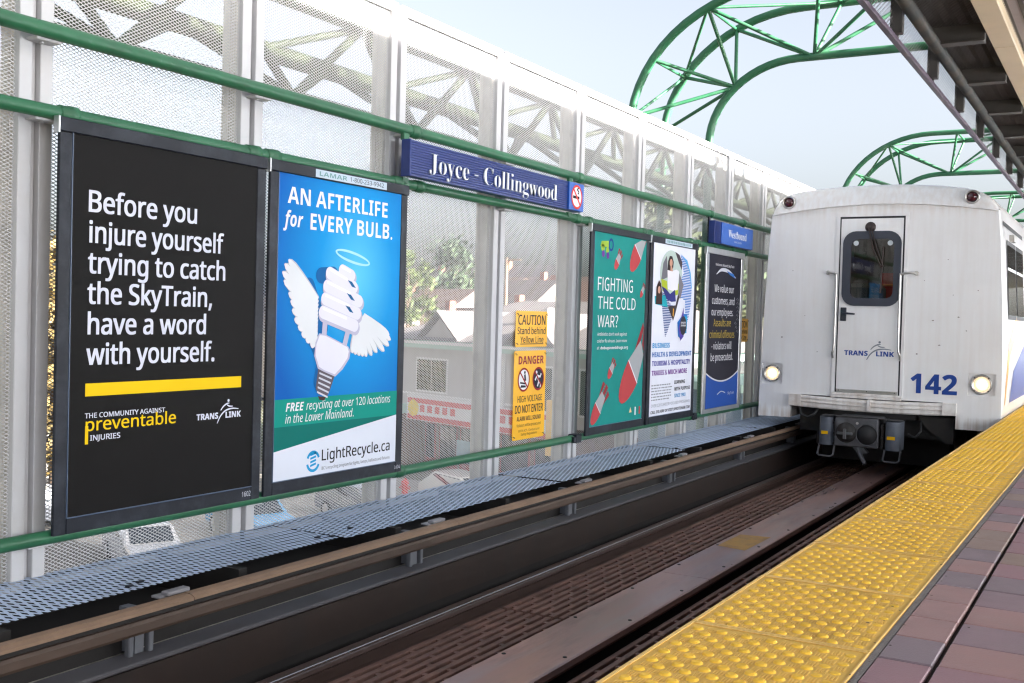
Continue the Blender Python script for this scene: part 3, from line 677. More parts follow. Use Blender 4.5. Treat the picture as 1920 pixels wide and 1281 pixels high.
for a, b, r in (((4.780,.222),(4.862,.196),.040),((4.672,.200),(4.885,.128),.043),((4.652,.128),(4.935,.050),.043),((4.637,.056),(4.922,-.022),.043),((4.620,-.018),(4.900,-.092),.043)):
    capsule(b2, (a[0]+.004,a[1]-.008), (b[0]+.004,b[1]-.008), r, c3); capsule(b1, (a[0]-.002,a[1]+.006), (b[0]-.002,b[1]+.006), r*.84, c4)
b2.build('spiral_shade', I_w2, sh); b1.build('spiral_tube', I_w1, sh)
m = MB()
for y, z in ((4.862,.152),(4.855,.078),(4.845,.008)): poly(m, [(y-.036,z+.022),(y+.002,z+.014),(y+.040,z-.022),(y+.004,z-.014)], layer(6))
m.build('coil_gap', flat('print_gap_blue', S(24,96,150)), sh)
m = MB()
for a, b in (((4.775,.245),(4.845,.224)),((4.672,.226),(4.82,.178)),((4.652,.154),(4.85,.10)),((4.637,.082),(4.84,.028)),((4.620,.008),(4.82,-.044))): capsule(m, a, b, .008, layer(6))
m.build('coil_highlight', flat('print_bright_white', S(238,237,246)), sh)
m = MB(); poly(m, [(4.590,-.130),(4.640,-.135),(4.845,-.205),(4.868,-.232),(4.858,-.275),(4.800,-.335),(4.735,-.375),(4.640,-.345),(4.585,-.325),(4.553,-.255),(4.560,-.18)], c5); m.build('ballast_shade', I_w2, sh)
m = MB(); poly(m, [(4.594,-.140),(4.640,-.143),(4.838,-.210),(4.850,-.235),(4.840,-.272),(4.785,-.325),(4.730,-.362),(4.640,-.336),(4.594,-.315),(4.563,-.252),(4.568,-.19)], layer(5.6)); m.build('ballast', I_w1, sh)
m = MB(); poly(m, [(4.590,-.318),(4.735,-.362),(4.690,-.455),(4.670,-.482),(4.600,-.470),(4.572,-.435)], c3); m.build('screw_base', flat('print_dark_metal', S(96,88,98)), sh)
m = MB()
for k in range(5): y = -.345-.026*k; poly(m, [(4.600-.004*k,y),(4.706-.008*k,y-.034),(4.704-.008*k,y-.044),(4.598-.004*k,y-.010)], c4)
m.build('screw_thread', I_lg, sh)
m = MB(); poly(m, [(4.592,-.478),(4.662,-.486),(4.645,-.505),(4.605,-.500)], c3); m.build('contact', flat('print_brown', S(70,50,46)), sh)
def label_strip(P, y0, y1, z, a, b):
    m = MB().box(-3.8925, -3.890, y0, y1, z+H, z+.043+H); s = m.build('label_strip', flat('print_strip', S(186,200,214)), P)
    w1 = MB(); put_text(w1, a, 'bold', y0+.03, y0+.42*(y1-y0), z+.010, .024, wallmap(-3.8893)); w1.build('lettering', flat('print_dull_teal', S(110,150,150)), s)
    w2 = MB(); put_text(w2, b, 'hum', y0+.46*(y1-y0), y1-.03, z+.010, .025, wallmap(-3.8893)); w2.build('lettering', I_black, s)
label_strip(P2, 4.52, 5.16, .724, 'LAMAR', '1-800-233-9942')
words(P2, I_lg, [('1604','sans',5.315,5.375,-.963,.022)], 6)

# 3: teal capsule poster
P3, sh, (a0, a1, b0, b1_) = poster('poster_panel', 'teal poster asking about the cold war with falling red and grey capsules', 7.966, 9.190, -.985, .772, mat('print_teal_sheet', S(20,134,128), .6, spec=.15, var=.08, scale=5), M_frame)
words(sh, I_white, [('FIGHTING','cond',8.122,8.845,.230,.112),('THE COLD','cond',8.132,8.915,.076,.104),('WAR?','cond',8.137,8.550,-.080,.100)])
words(sh, I_white, [("Antibiotics don't work against",'cond',8.14,8.743,-.152,.026),('cold or flu viruses. Learn more','cond',8.14,8.75,-.210,.026),('at','cond',8.14,8.185,-.268,.026),('dobugsneeddrugs.org','bold',8.21,8.775,-.268,.024)])
I_cr = flat('print_capsule_red', S(178,66,70)); I_cg = flat('print_capsule_grey', S(158,160,164)); I_cd = flat('print_capsule_dark_red', S(142,46,52))
def bomb(u, v, L, w, ang, parent):
    c, s = math.cos(ang), math.sin(ang); inside = lambda p: (min(max(p[0], a0+.004), a1-.004), min(max(p[1], b0+.004), b1_-.004))
    T = lambda x, y: inside((u+x*c-y*s, v+x*s+y*c))
    nose = [T(*p) for p in [(0.0,-w)]+[(-L*.5*math.cos(t)*1.0-.0, w*math.sin(t)) for t in [math.pi*k/10-math.pi/2 for k in range(11)]]+[(0.0,w)]]
    m = MB(); poly(m, nose, layer(2)); m.build('capsule_nose', I_cr, parent)
    m = MB(); poly(m, [T(0,-w),T(L*.42,-w*.62),T(L*.42,w*.62),T(0,w)], layer(2)); m.build('capsule_body', I_cg, parent)
    m = MB()
    for sg in (-1, 1): poly(m, [T(L*.22,sg*w*.80),T(L*.62,sg*w*1.25),T(L*.66,sg*w*.55),T(L*.42,sg*w*.60)], layer(1))
    poly(m, [T(L*.42,-w*.3),T(L*.7,-w*.35),T(L*.7,w*.35),T(L*.42,w*.3)], layer(1.4)); m.build('capsule_fin', I_cd, parent)
    m = MB(); poly(m, [T(-L*.006,-w),T(L*.012,-w),T(L*.012,w),T(-L*.006,w)], layer(3)); m.build('capsule_seam', I_white, parent)
for b in ((8.93,.60,.46,.098,.86),(8.50,.49,.175,.043,.92),(9.055,.245,.13,.030,.90),(8.895,-.480,.74,.148,.76),(8.43,-.455,.175,.043,.86),(8.19,-.765,.36,.072,.80)): bomb(*b, sh)
m = MB()
for (u, v, r, i) in ((8.20,.59,.035,0),(8.29,.575,.03,0)): poly(m, ellipse(u, v, r, r*.9, 0, 14), layer(1))
poly(m, [(8.15,.60),(8.33,.60),(8.31,.655),(8.17,.645)], layer(1)); m.build('cart_emblem', flat('print_lime', S(150,180,60)), sh)
m = MB(); annulus(m, 8.36, .625, .05, .055, .02, layer(2)); m.build('ring_emblem', I_navy, sh)
m = MB(); poly(m, ellipse(8.21,.54,.028,.03,0,12), layer(2)); poly(m, ellipse(8.30,.53,.028,.03,0,12), layer(2)); m.build('wheel_emblem', I_purple, sh)
m = MB(); poly(m, [(8.84,-.845),(8.90,-.845),(8.87,-.795)], layer(1)); m.build('agency_emblem', flat('print_pale_gold', S(226,196,150)), sh)
m = MB(); poly(m, [(8.965,-.875),(8.99,-.875),(8.99,-.80),(8.965,-.80)], layer(1)); m.build('agency_emblem', I_white, sh)
m = MB(); poly(m, [(9.06,-.87),(9.09,-.87),(9.09,-.80),(9.06,-.80)], layer(1)); m.build('agency_emblem', I_red, sh)

# 4: white globe poster
P4, sh, (a0, a1, b0, b1_) = poster('poster_panel', 'white poster with a striped blue globe, portraits and lines of blue and purple capitals', 9.226, 10.450, -.985, .772, mat('print_white_sheet', S(222,224,236), .6, spec=.15, var=.03), M_frame)
F1, F2, F3 = layer(1), layer(2), layer(3)
def G4(i):
    f = layer(i); return lambda u, v, w=0: f(9.494+(u-9.56)*1.046, .445+.76*(v-.40), w)
E1, E2, E3 = G4(1), G4(2), G4(3)
def ell_clip(cx, cz, rx, rz, regions, parent, mt):
    """horizontal stripes clipped to outline polygons"""
    m = MB()
    for rg in regions:
        z0 = min(p[1] for p in rg); z1 = max(p[1] for p in rg); z = z0
        while z < z1:
            xs = []
            for i in range(len(rg)):
                (ax, az), (bx, bz) = rg[i], rg[(i+1) % len(rg)]
                if (az <= z) != (bz <= z): xs.append(ax+(z-az)/(bz-az)*(bx-ax))
            xs.sort()
            for q in range(0, len(xs)-1, 2): poly(m, [(xs[q], z),(xs[q+1], z-.004),(xs[q+1], z+.008),(xs[q], z+.012)], E1)
            z += .0215
    m.build('globe_stripes', mt, parent)
CX, CZ = 9.86, .33
ell_clip(0,0,0,0, [[(9.56,.15),(9.73,.13),(9.78,.02),(9.93,-.03),(9.86,-.14),(9.76,-.33),(9.70,-.42),(9.66,-.28)]], sh, I_navy)
ell_clip(0,0,0,0, [[(10.02,.66),(10.18,.58),(10.29,.42),(10.34,.22),(10.33,.02),(10.27,-.18),(10.18,-.33),(10.19,-.12),(10.17,.07),(10.02,.10),(9.99,.28),(10.12,.42),(10.06,.55)]], sh, I_blue)
m = MB(); poly(m, [(10.03,.665),(10.20,.60),(10.30,.44),(10.345,.24),(10.325,.24),(10.26,.46),(10.15,.58)], E2); m.build('globe_rim', flat('print_sky', S(96,170,222)), sh)
photo = ellipse(9.80, .40, .27, .295, 0, 30)
m = MB(); poly(m, photo, E2); m.build('photo_disc', flat('print_pale_green', S(180,196,190)), sh)
def pp(name, pts, col, F=None):
    F = F or E3; w_ = micro(); m = MB(); poly(m, pts, lambda u, v, w=0: F(u, v, w_)); m.build(name, flat('print_'+name, col), sh)
pp('photo_shade', [(9.56,.30),(9.60,.52),(9.68,.62),(9.72,.35)], S(110,110,118))
pp('photo_corner', [(9.88,.685),(9.99,.655),(10.07,.56),(10.06,.46),(9.98,.55)], S(70,60,66))
pp('lime_seat', [(9.56,.32),(9.70,.30),(9.74,.12),(9.60,.17)], S(170,184,50)); pp('lime_cushion', [(9.90,.30),(10.0,.28),(9.98,.14),(9.90,.12)], S(176,190,50))
F4, F5, F6 = G4(4), G4(5), G4(6)
pp('brown_hair', [(9.70,.36),(9.71,.55),(9.75,.62),(9.81,.62),(9.85,.55),(9.84,.48),(9.78,.40)], S(40,30,32), F4)
pp('white_shirt', [(9.70,.44),(9.80,.43),(9.92,.46),(9.99,.44),(9.97,.20),(9.84,.18),(9.72,.20)], S(224,222,228), F5)
pp('portrait_face', ellipse(9.785,.535,.036,.050,0,16), S(196,150,128), F5); pp('portrait_neck', [(9.77,.49),(9.81,.49),(9.83,.43),(9.77,.43)], S(188,140,120), F6)
pp('navy_lap', [(9.57,.23),(9.68,.20),(9.78,.14),(9.90,.20),(9.93,.05),(9.82,.04),(9.70,.07)], S(50,52,120), F6)
pp('teal_top', [(9.42,.10),(9.44,-.0),(9.74,-.03),(9.68,.12)], S(30,160,176), E3); pp('portrait_hair', [(9.45,.0),(9.46,.22),(9.51,.30),(9.56,.26),(9.59,.14),(9.60,.0)], S(58,40,38), F4); pp('second_face', ellipse(9.52,.18,.032,.046,0,14), S(200,154,132), F5)
pp('dark_shard', [(9.74,-.02),(9.93,.0),(9.99,.16),(10.02,.10),(9.92,-.13),(9.88,-.20)], S(60,52,56), E3); pp('grey_shard', [(10.0,.42),(10.12,.27),(10.04,.08),(9.99,.14)], S(120,116,124), E3)
pp('amber_shard', [(9.865,-.13),(9.885,-.15),(9.89,-.05),(9.87,-.04)], S(230,170,40), F4)
pp('emblem_blue', [(9.99,-.22),(10.14,-.10),(10.24,-.12),(10.24,-.30),(10.10,-.44),(10.02,-.40)], S(34,110,190), E3); pp('emblem_cyan', [(10.14,-.15),(10.24,-.13),(10.23,-.36),(10.14,-.36)], S(20,150,200), F4)
pp('emblem_violet', [(10.02,-.30),(10.14,-.02),(10.16,-.40),(10.08,-.46)], S(86,70,160), F4); pp('emblem_dark', ellipse(10.14,-.26,.085,.125,0,20), S(50,50,58), F5)
m = MB(); put_text(m, 'SPROTT', 'bold', 10.075, 10.205, -.235, .024, F6); put_text(m, 'SHAW', 'bold', 10.075, 10.205, -.270, .024, F6); m.build('lettering', I_white, sh)
I_c1 = flat('print_azure', S(44,150,210)); I_c2 = flat('print_mid_blue', S(50,110,186)); I_c3 = flat('print_indigo', S(74,70,160)); I_c4 = flat('print_violet', S(120,60,150))
bd = dict(off=.015)
for tx, w, z, mt_ in (('BUSINESS',.43,-.272,I_c1),('HEALTH & DEVELOPMENT',1.02,-.358,I_c2),('TOURISM & HOSPITALITY',.99,-.442,I_c3),('TRADES & MUCH MORE',.91,-.532,I_c4)):
    words(sh, mt_, [(tx,'bold',9.337,9.337+w,z,.047,bd)])
words(sh, I_black, [('LEARNING','bold',9.917,10.203,-.632,.035),('WITH PURPOSE','bold',9.923,10.35,-.700,.035),('CALL 310.HIRE OR VISIT SPROTTSHAW.COM','bolditalic',9.34,10.36,-.893,.028)])
words(sh, I_c1, [('SINCE 1903','bold',9.93,10.231,-.765,.035)])
words(sh, I_grey, [('OVER 120 CAREER FOCUSED PROGRAMS','cond',9.345,10.352,-.832,.028)])
m = MB(); rs = random.Random(11)
for i in range(6):                                     # print too small to read: broken grey lines
    u = 9.34
    while u < 9.82 - (.08 if i == 5 else 0): w = rs.uniform(.02,.075); poly(m, [(u,-.632-.0275*i),(u+w,-.632-.0275*i),(u+w,-.621-.0275*i),(u,-.621-.0275*i)], F1); u += w+.012
m.build('fine_print', I_grey, sh)
st_ = MB().box(-3.8925, -3.890, 9.55, 10.26, .724+H, .767+H).build('label_strip', flat('print_strip', S(186,200,214)), P4)
m = MB(); u = 9.58
while u < 10.22: w = rs.uniform(.012,.03); poly(m, [(u,.733),(u+w,.733),(u+w,.758),(u,.758)], wallmap(-3.8893)); u += w+.014
m.build('worn_print', flat('print_dull_teal', S(110,150,150)), st_)

# 5: dark silver-framed notice
P5, sh, (a0, a1, b0, b1_) = poster('poster_panel', 'charcoal notice in a silver frame with white and yellow sentences and a blue foot', 10.715, 11.945, -.985, .772, mat('print_charcoal', S(40,40,52), .6, spec=.15, var=.05), M_alu, True)
m = MB(); low = [(a0,b0),(a1,b0)]+[(a1-(a1-a0)*k/16, -.56-.10*(1-((k-8)/8.0)**2)) for k in range(17)]; poly(m, low, layer(1)); m.build('blue_foot', flat('print_royal', S(40,80,160)), sh)
m = MB(); ribbon(m, [(a1-(a1-a0)*k/24, -.556-.10*(1-((k-12)/12.0)**2)) for k in range(25)], [.008]*25, layer(2)); m.build('white_arc', I_lg, sh)
words(sh, I_white, [('Welcome Aboard SkyTrain','cond',11.004,11.613,.592,.028),('We value our','cond',10.994,11.629,.312,.078),('customers, and','cond',10.925,11.66,.182,.078),('our employees.','cond',10.92,11.625,.058,.078),('- violators will','cond',10.955,11.601,-.308,.078),('be prosecuted.','cond',10.939,11.656,-.431,.078)])
words(sh, flat('print_gold', S(190,164,70)), [('Assaults are','cond',10.996,11.558,-.058,.078),('criminal offences','cond',10.878,11.692,-.184,.078)])
m = MB(); q = smooth_pts([(11.04,.500),(11.20,.555),(11.45,.545),(11.68,.485)]); ribbon(m, q, [.004+.016*math.sin(math.pi*i/(len(q)-1))**1.5 for i in range(len(q))], layer(1)); m.build('train_emblem', I_lg, sh)
m = MB(); poly(m, [(11.36,.55),(11.60,.525),(11.66,.480),(11.48,.510)], layer(2)); m.build('train_emblem', I_blue, sh)
m = MB()
rs = random.Random(5)
for k in range(9):
    y = 11.67+rs.uniform(0,.08); z = .24-.045*k; ribbon(m, [(y,z),(y+.04,z+.025),(y+.06,z-.01),(y+.08,z+.012)], [.003]*4, layer(2))
m.build('graffiti_scrawl', I_grey, sh, label='scratched grey graffiti scrawl')
m = MB(); ribbon(m, smooth_pts([(11.18,-.80),(11.30,-.77),(11.44,-.79)]), [.005]*13, layer(2)); put_text(m, 'SkyTrain', 'cond', 11.52, 11.74, -.815, .03, layer(2)); m.build('lettering', I_lg, sh)

# ------------------------------------------------------------------ station name sign, direction sign, safety signs
M_sign = mat('navy_sign_enamel', S(22,46,114), .35, var=.05); M_signb = mat('bright_blue_enamel', S(34,94,184), .35, var=.05)
ss = thing('station_sign', 'long ribbed navy sign with raised white serif letters reading Joyce - Collingwood', 'station sign', (-3.88, 6.5, .94+H))
z0, z1, y0, y1 = .832, 1.053, 5.330, 7.676
pr_ = [(-3.915, z0), (-3.86, z0)]
nr = 14; st = (z1-z0)/nr
for k in range(nr): a = z0+k*st; pr_ += [(-3.856, a+.002), (-3.852, a+.004), (-3.852, a+st*.66), (-3.857, a+st*.74), (-3.857, a+st*.96)]
pr_ += [(-3.86, z1), (-3.915, z1)]
MB().prism(pr_, lambda a, b: (a, y0+.012, b+H), lambda a, b: (a, y1, b+H)).build('ribbed_board', M_sign, ss)
MB().cbox(-3.917, -3.849, y0, y0+.014, z0-.003+H, z1+.003+H, .003).build('end_cap', M_sign, ss)
m = MB(); put_text(m, 'Joyce - Collingwood', 'serif', 5.535, 7.235, .880, .118, wallmap(-3.846), off=-.014, ext=.004); m.build('lettering', mat('raised_white_letters', S(232,234,238), .4, var=.03), ss)
npz = MB().cbox(-3.86, -3.838, 7.432, 7.680, z0+.004+H, z1-.002+H, .003).build('no_smoking_plate', M_signb, ss)
FN = lambda i: wallmap(-3.8375+.0006*i)
m = MB(); poly(m, ellipse(7.556, .942, .092, .092, 0, 32), FN(1)); m.build('white_disc', I_white, npz)
m = MB(); poly(m, [(7.49,.928),(7.60,.928),(7.60,.950),(7.49,.950)], FN(2)); ribbon(m, smooth_pts([(7.57,.965),(7.59,.985),(7.56,1.0),(7.585,1.015)]), [.006]*19, FN(2)); m.build('cigarette', I_black, npz)
I_sr = flat('print_sign_red', S(206,66,60))
m = MB(); annulus(m, 7.556, .942, .095, .095, .018, FN(3)); poly(m, [(7.489,.996),(7.502,1.009),(7.623,.888),(7.610,.875)], FN(3)); m.build('red_ring', I_sr, npz)
for y in (5.38, 7.60):
    for za, zb in ((1.056, 1.10), (.79, .829)): MB().cbox(-3.94, -3.912, y-.03, y+.03, za+H, zb+H, .003).build('hanger', M_green, ss)
ds = thing('direction_sign', 'small bright blue sign reading Westbound above the silver-framed notice', 'direction sign', (-3.88, 11.45, .94+H))
MB().cbox(-3.93, -3.862, 10.83, 12.085, .822+H, 1.058+H, .004).build('sign_case', M_sign, ds)
rb = MB()
for k in range(6): rb.box(-3.862, -3.857, 10.845+.026*k, 10.858+.026*k, .83+H, 1.05+H)
rb.build('end_ribs', M_sign, ds)
bp_ = MB().cbox(-3.862, -3.850, 11.02, 12.085, .826+H, 1.054+H, .003).build('face_plate', M_signb, ds)
m = MB(); put_text(m, 'Westbound', 'serif', 11.23, 11.85, .910, .080, wallmap(-3.8492)); put_text(m, 'VANCOUVER', 'cond', 11.42, 11.68, .862, .020, wallmap(-3.8492)); m.build('lettering', I_white, bp_)
for y in (10.86, 12.0): MB().cbox(-3.95, -3.931, y-.02, y+.02, .79+H, 1.11+H, .003).build('hanger', M_frame, ds)

M_warn = mat('yellow_warning_plate', S(240,178,14), .4, var=.06, scale=4, dirt=S(200,140,20), damt=.2)
WX = -4.026; FW = lambda i: wallmap(WX+.0012+.0007*i)
def warn_base(label, y0, y1, z0, z1, cat='warning sign'):
    t = thing('warning_sign', label, cat, (-4.03, (y0+y1)/2, z0+H))
    MB().prism([(y0+.012,z0),(y1-.012,z0),(y1,z0+.012),(y1,z1-.012),(y1-.012,z1),(y0+.012,z1),(y0,z1-.012),(y0,z0+.012)], lambda a,b: (WX-.002,a,b+H), lambda a,b: (WX+.001,a,b+H)).build('plate', M_warn, t)
    m = MB()
    for y in (y0+.02, y1-.02):
        for z in (z0+.025, z1-.025): m = MB(); m.path([(WX-.004,y-.012,z+H),(WX+.008,y-.004,z+.004+H),(WX+.008,y+.01,z-.004+H),(WX-.004,y+.018,z-.01+H)], .0028, 5).build('wire_tie', M_black, t)
    return t
def caution(y0, label):
    t = warn_base(label, y0, y0+.500, -.240, .036)
    m = MB(); put_text(m, 'CAUTION', 'hum', y0+.035, y0+.465, -.070, .075, FW(1), off=.012); put_text(m, 'Stand behind', 'hum', y0+.028, y0+.470, -.142, .052, FW(1), off=.01); put_text(m, 'Yellow Line', 'hum', y0+.075, y0+.440, -.208, .048, FW(1), off=.01)
    poly(m, [(y0+.075,-.220),(y0+.44,-.220),(y0+.44,-.214),(y0+.075,-.214)], FW(1)); m.build('lettering', flat('print_sign_navy', S(40,40,56)), t); return t
caution(6.978, 'yellow sign asking to stand behind the line, mounted over the tall danger sign')
caution(12.06, 'yellow caution sign half hidden between the silver-framed notice and the train')
dg = warn_base('tall yellow danger sign with two prohibition roundels about high voltage', 6.970, 7.470, -.948, -.268)
m = MB(); put_text(m, 'DANGER', 'bold', 7.035, 7.432, -.372, .062, FW(1), off=.01); m.build('danger_word', flat('print_maroon', S(140,48,62)), dg)
I_sn = flat('print_sign_navy', S(40,40,56))
m = MB(); put_text(m, 'HIGH VOLTAGE', 'hum', 7.035, 7.420, -.662, .048, FW(1), off=.008); m.build('lettering', I_sn, dg); m = MB(); put_text(m, 'DO NOT ENTER', 'hum', 7.00, 7.440, -.745, .060, FW(1), off=.016); m.build('lettering', I_sn, dg); m = MB(); put_text(m, 'ALARM WILL SOUND', 'bold', 7.03, 7.41, -.805, .034, FW(1)); m.build('lettering', I_sn, dg); m = MB()
put_text(m, 'Violators will be prosecuted', 'hum', 7.03, 7.41, -.850, .022, FW(1)); put_text(m, 'GVTA ACT - Conduct and', 'hum', 7.06, 7.39, -.890, .018, FW(1)); put_text(m, 'Safety Regulations', 'hum', 7.10, 7.35, -.918, .018, FW(1)); m.build('lettering', I_sn, dg)
for cy, dark in ((7.120, False), (7.350, True)):
    m = MB(); poly(m, ellipse(cy, -.49, .088, .088, 0, 28), FW(1)); m.build('roundel_disc', I_sn if dark else I_white, dg)
    m = MB()
    if dark: # bolt-struck figure
        poly(m, ellipse(cy-.03,-.44,.014,.014,0,10), FW(2)); ribbon(m, [(cy-.05,-.50),(cy-.02,-.465),(cy+.03,-.475),(cy+.045,-.45)], [.009]*4, FW(2)); ribbon(m, [(cy-.01,-.47),(cy+.01,-.51),(cy-.01,-.55)], [.012,.011,.008], FW(2)); ribbon(m, [(cy+.01,-.505),(cy+.04,-.53),(cy+.035,-.56)], [.01,.009,.007], FW(2))
    else:
        poly(m, ellipse(cy+.015,-.435,.013,.013,0,10), FW(2)); ribbon(m, [(cy+.015,-.45),(cy+.025,-.50)], [.012,.014], FW(2)); poly(m, [(cy-.055,-.505),(cy+.03,-.515),(cy+.03,-.528),(cy-.055,-.518)], FW(2)); poly(m, [(cy-.05,-.55),(cy+.04,-.55),(cy+.03,-.535),(cy-.04,-.53)], FW(2))
    m.build('pictogram', I_white if dark else I_sn, dg)
    m = MB(); annulus(m, cy, -.49, .092, .092, .015, FW(3)); poly(m, [(cy-.066,-.434),(cy-.056,-.424),(cy+.066,-.546),(cy+.056,-.556)], FW(3)); m.build('red_ring', flat('print_dark_red', S(150,40,44)), dg)
# ------------------------------------------------------------------ the train
YT = 12.0
M_tr = mat('train_white_paint', (0.87,0.86,0.865), 0.30, var=0.03, scale=1.6, dirt=(0.62,0.54,0.48), damt=0.16, streak=(0.58,0.46,0.40), samt=0.11, sscale=(13,13,0.7), coat=0.25, runs=((.16,-.10,(.46,.33,.23),.6),(1.92,2.16,(.66,.54,.46),.25),(2.62,2.30,(.68,.60,.54),.12)))
M_trd = mat('train_dirty_white', (0.84,0.80,0.77), 0.45, var=0.08, scale=5, dirt=(0.46,0.35,0.27), damt=0.6, streak=(0.34,0.24,0.18), samt=0.5, sscale=(14,14,1.2))
M_seal = mat('door_seal', (0.025,0.025,0.03), 0.6, var=.1); M_gask = mat('window_gasket', S(54,58,70), .45, var=.1)
M_steel = mat('stainless_steel', (0.55,0.53,0.51), 0.3, metal=0.9, var=.12, scale=14)
M_blue = mat('train_blue_decal', S(22,66,150), .35, var=.04); M_under = mat('undercarriage', S(44,42,42), .7, var=.3, scale=6, dirt=S(70,56,46), damt=.4)
M_coup = mat('coupler_grey', S(96,96,100), .55, metal=.3, var=.2, scale=8, dirt=S(60,52,48), damt=.5)
tr = thing('train', 'white light-metro train numbered 142 arriving with headlights on', 'train', (-2.43, YT, -.69))
OUTL = [(-3.703,-.150),(-3.338,-.145),(-3.338,.119),(-1.583,.119),(-1.583,-.150),(-1.150,-.150),(-1.149,.10),(-1.155,.60),(-1.172,1.10),(-1.197,1.50),(-1.215,1.85),(-1.245,2.126),(-1.300,2.23),(-1.372,2.295),(-1.47,2.345),(-1.60,2.385),
        (-1.85,2.42),(-2.20,2.445),(-2.44,2.450),(-2.80,2.445),(-3.08,2.428),(-3.30,2.405),(-3.44,2.375),(-3.53,2.32),(-3.585,2.24),(-3.614,2.149),(-3.643,1.726),(-3.667,1.18),(-3.686,.633),(-3.70,.1)]
XC = -2.427
def ins(p, d):   # inset towards the middle
    x = p[0]+(d if p[0] < XC else -d)*min(1, abs(p[0]-XC)/1.1); return (x, p[1]-(d*.6 if p[1] > 2.2 else 0))
def rrect(x0, x1, z0, z1, r, n=6):
    o = []
    for cx, cz, a in ((x1-r, z1-r, 0), (x0+r, z1-r, 90), (x0+r, z0+r, 180), (x1-r, z0+r, 270)):
        for k in range(n+1): t = R(a+90*k/n); o.append((cx+r*math.cos(t), cz+r*math.sin(t)))
    return o
def plate_with_hole(outer, holes, y0, y1):
    """flat plate facing -Y at y0 with openings; rims run back to y1"""
    bm = bmesh.new(); es = []; loops = []
    for lp in [outer]+holes:
        vs = [bm.verts.new((x, y0, z)) for x, z in lp]; loops.append(vs)
        for i in range(len(vs)): es.append(bm.edges.new((vs[i], vs[(i+1) % len(vs)])))
    bmesh.ops.triangle_fill(bm, use_beauty=True, use_dissolve=False, edges=es, normal=(0,-1,0))
    for lp in loops:
        bk = [bm.verts.new((v.co.x, y1, v.co.z)) for v in lp]
        for i in range(len(lp)): j = (i+1) % len(lp); bm.faces.new((lp[i], lp[j], bk[j], bk[i]))
    bmesh.ops.recalc_face_normals(bm, faces=bm.faces)
    m = MB(); bm.verts.index_update(); m.add([v.co[:] for v in bm.verts], [[v.index for v in f.verts] for f in bm.faces]); bm.free(); return m
WIN = rrect(-2.765, -2.222, 1.150, 1.895, .115); WINO = rrect(-2.80, -2.19, 1.118, 1.928, .135); GL = rrect(-2.712, -2.262, 1.203, 1.843, .075)
def brow(x): k = (x-XC)/1.17; return 2.218-.088*k*k-.012*abs(k)
# front skin below the visor
front = [ins(p, .012) for p in OUTL if p[1] < 2.14]
i0 = next(i for i, p in enumerate(OUTL) if p[1] > 2.14)
nlow = sum(1 for p in OUTL[:i0])
vis = [(-1.245-.012-(2.345)*k/16, brow(-1.257-2.345*k/16)) for k in range(17)]
front = [ins(p, .012) for p in OUTL[:nlow] if p[1] < 2.0]+vis+[ins(p, .012) for p in OUTL[nlow:] if p[1] < 2.0]
hlL = [(-3.668,.222),(-3.432,.222),(-3.432,.452),(-3.668,.452)]; hlR = [(-1.485,.212),(-1.222,.212),(-1.222,.442),(-1.485,.442)]
plate_with_hole(front, [WIN, hlL, hlR], YT, YT+.05).build('front_panel', M_tr, tr)
# rounded corners and body behind
m = MB(); rings = []
for d, y in ((.012, 0), (.005, .012), (.001, .032), (0, .065), (0, 12.4)):
    rings.append([(ins(p, d)[0], YT+(y if y != .065 or p[1] < 2.14 else .222), ins(p, d)[1]) for p in OUTL])
lowi = [i for i, p in enumerate(OUTL) if p[1] < 2.16]
n = len(OUTL); vs = [v for r in rings for v in r]; fs = []
for a in range(4):
    for i in range(n):
        j = (i+1) % n
        if a < 3 and not (OUTL[i][1] < 2.16 and OUTL[j][1] < 2.16): continue
        fs.append((a*n+i, a*n+j, (a+1)*n+j, (a+1)*n+i))
m.add(vs, fs, True)
sideb = m.build('body_shell', M_tr, tr)
# visor: rises from the brow, leaning back into the roof
m = MB(); vs = []; NU, NV = 40, 9
top = lambda x: next(z1+(z2-z1)*(x-x1)/(x2-x1) for (x1, z1), (x2, z2) in zip(TL, TL[1:]) if x1 <= x <= x2)
TL = sorted([(p[0], p[1]) for p in OUTL[i0-1:] if p[1] >= 2.1])
TL = [(-3.62, 2.10)]+TL+[(-1.24, 2.10)]
for u in range(NU+1):
    k = u/NU; x = -3.598+(3.598-1.258)*(.5-.5*math.cos(math.pi*k))
    zb = brow(x); zt = max(top(min(max(x, -3.61), -1.25)), zb+.01); side = min(1, min(x+3.598, -1.258-x)/.16); side = math.sqrt(max(0, 1-(1-side)**2))
    for v in range(NV+1):
        t = v/NV; y = YT-.045*side+(.02+.11*t**1.2)*1.0+ (.10*max(0,(t-.75)/.25)**2)
        z = zb+(zt-zb)*(1-(1-t)**1.35); vs.append((x, y-.03*(1-t), z))
    vs.append((x, YT+.02, zb-.004))
q = NV+2; fs = [(a*q+b, (a+1)*q+b, (a+1)*q+b+1, a*q+b+1) for a in range(NU) for b in range(NV)]
m.add(vs, fs, True); m.add(vs, [(a*q+NV+1, (a+1)*q+NV+1, (a+1)*q, a*q) for a in range(NU)])
m.build('roof_visor', M_tr, tr)
MB().cbox(-2.62, -2.26, YT+.6, YT+1.2, 2.44, 2.475, .015).build('roof_vent', M_steel, tr)
for x, z, lab in ((-3.410, 2.262, None), (-1.508, 2.268, None)):
    o = MB().lathe([(0,.074),(.045,.074),(.052,.070),(.052,.058),(.03,.056)], (x, YT-.005, z), (0,-1,-.12), 24).build('marker_light', M_steel, tr)
    MB().lathe([(.0,.057),(.03,.055),(.048,.038),(.054,.015),(.055,.0)], (x, YT-.005, z), (0,-1,-.12), 20).build('lens', mat('dark_red_lens', S(72,26,34), .12, var=.05, coat=.8), o)
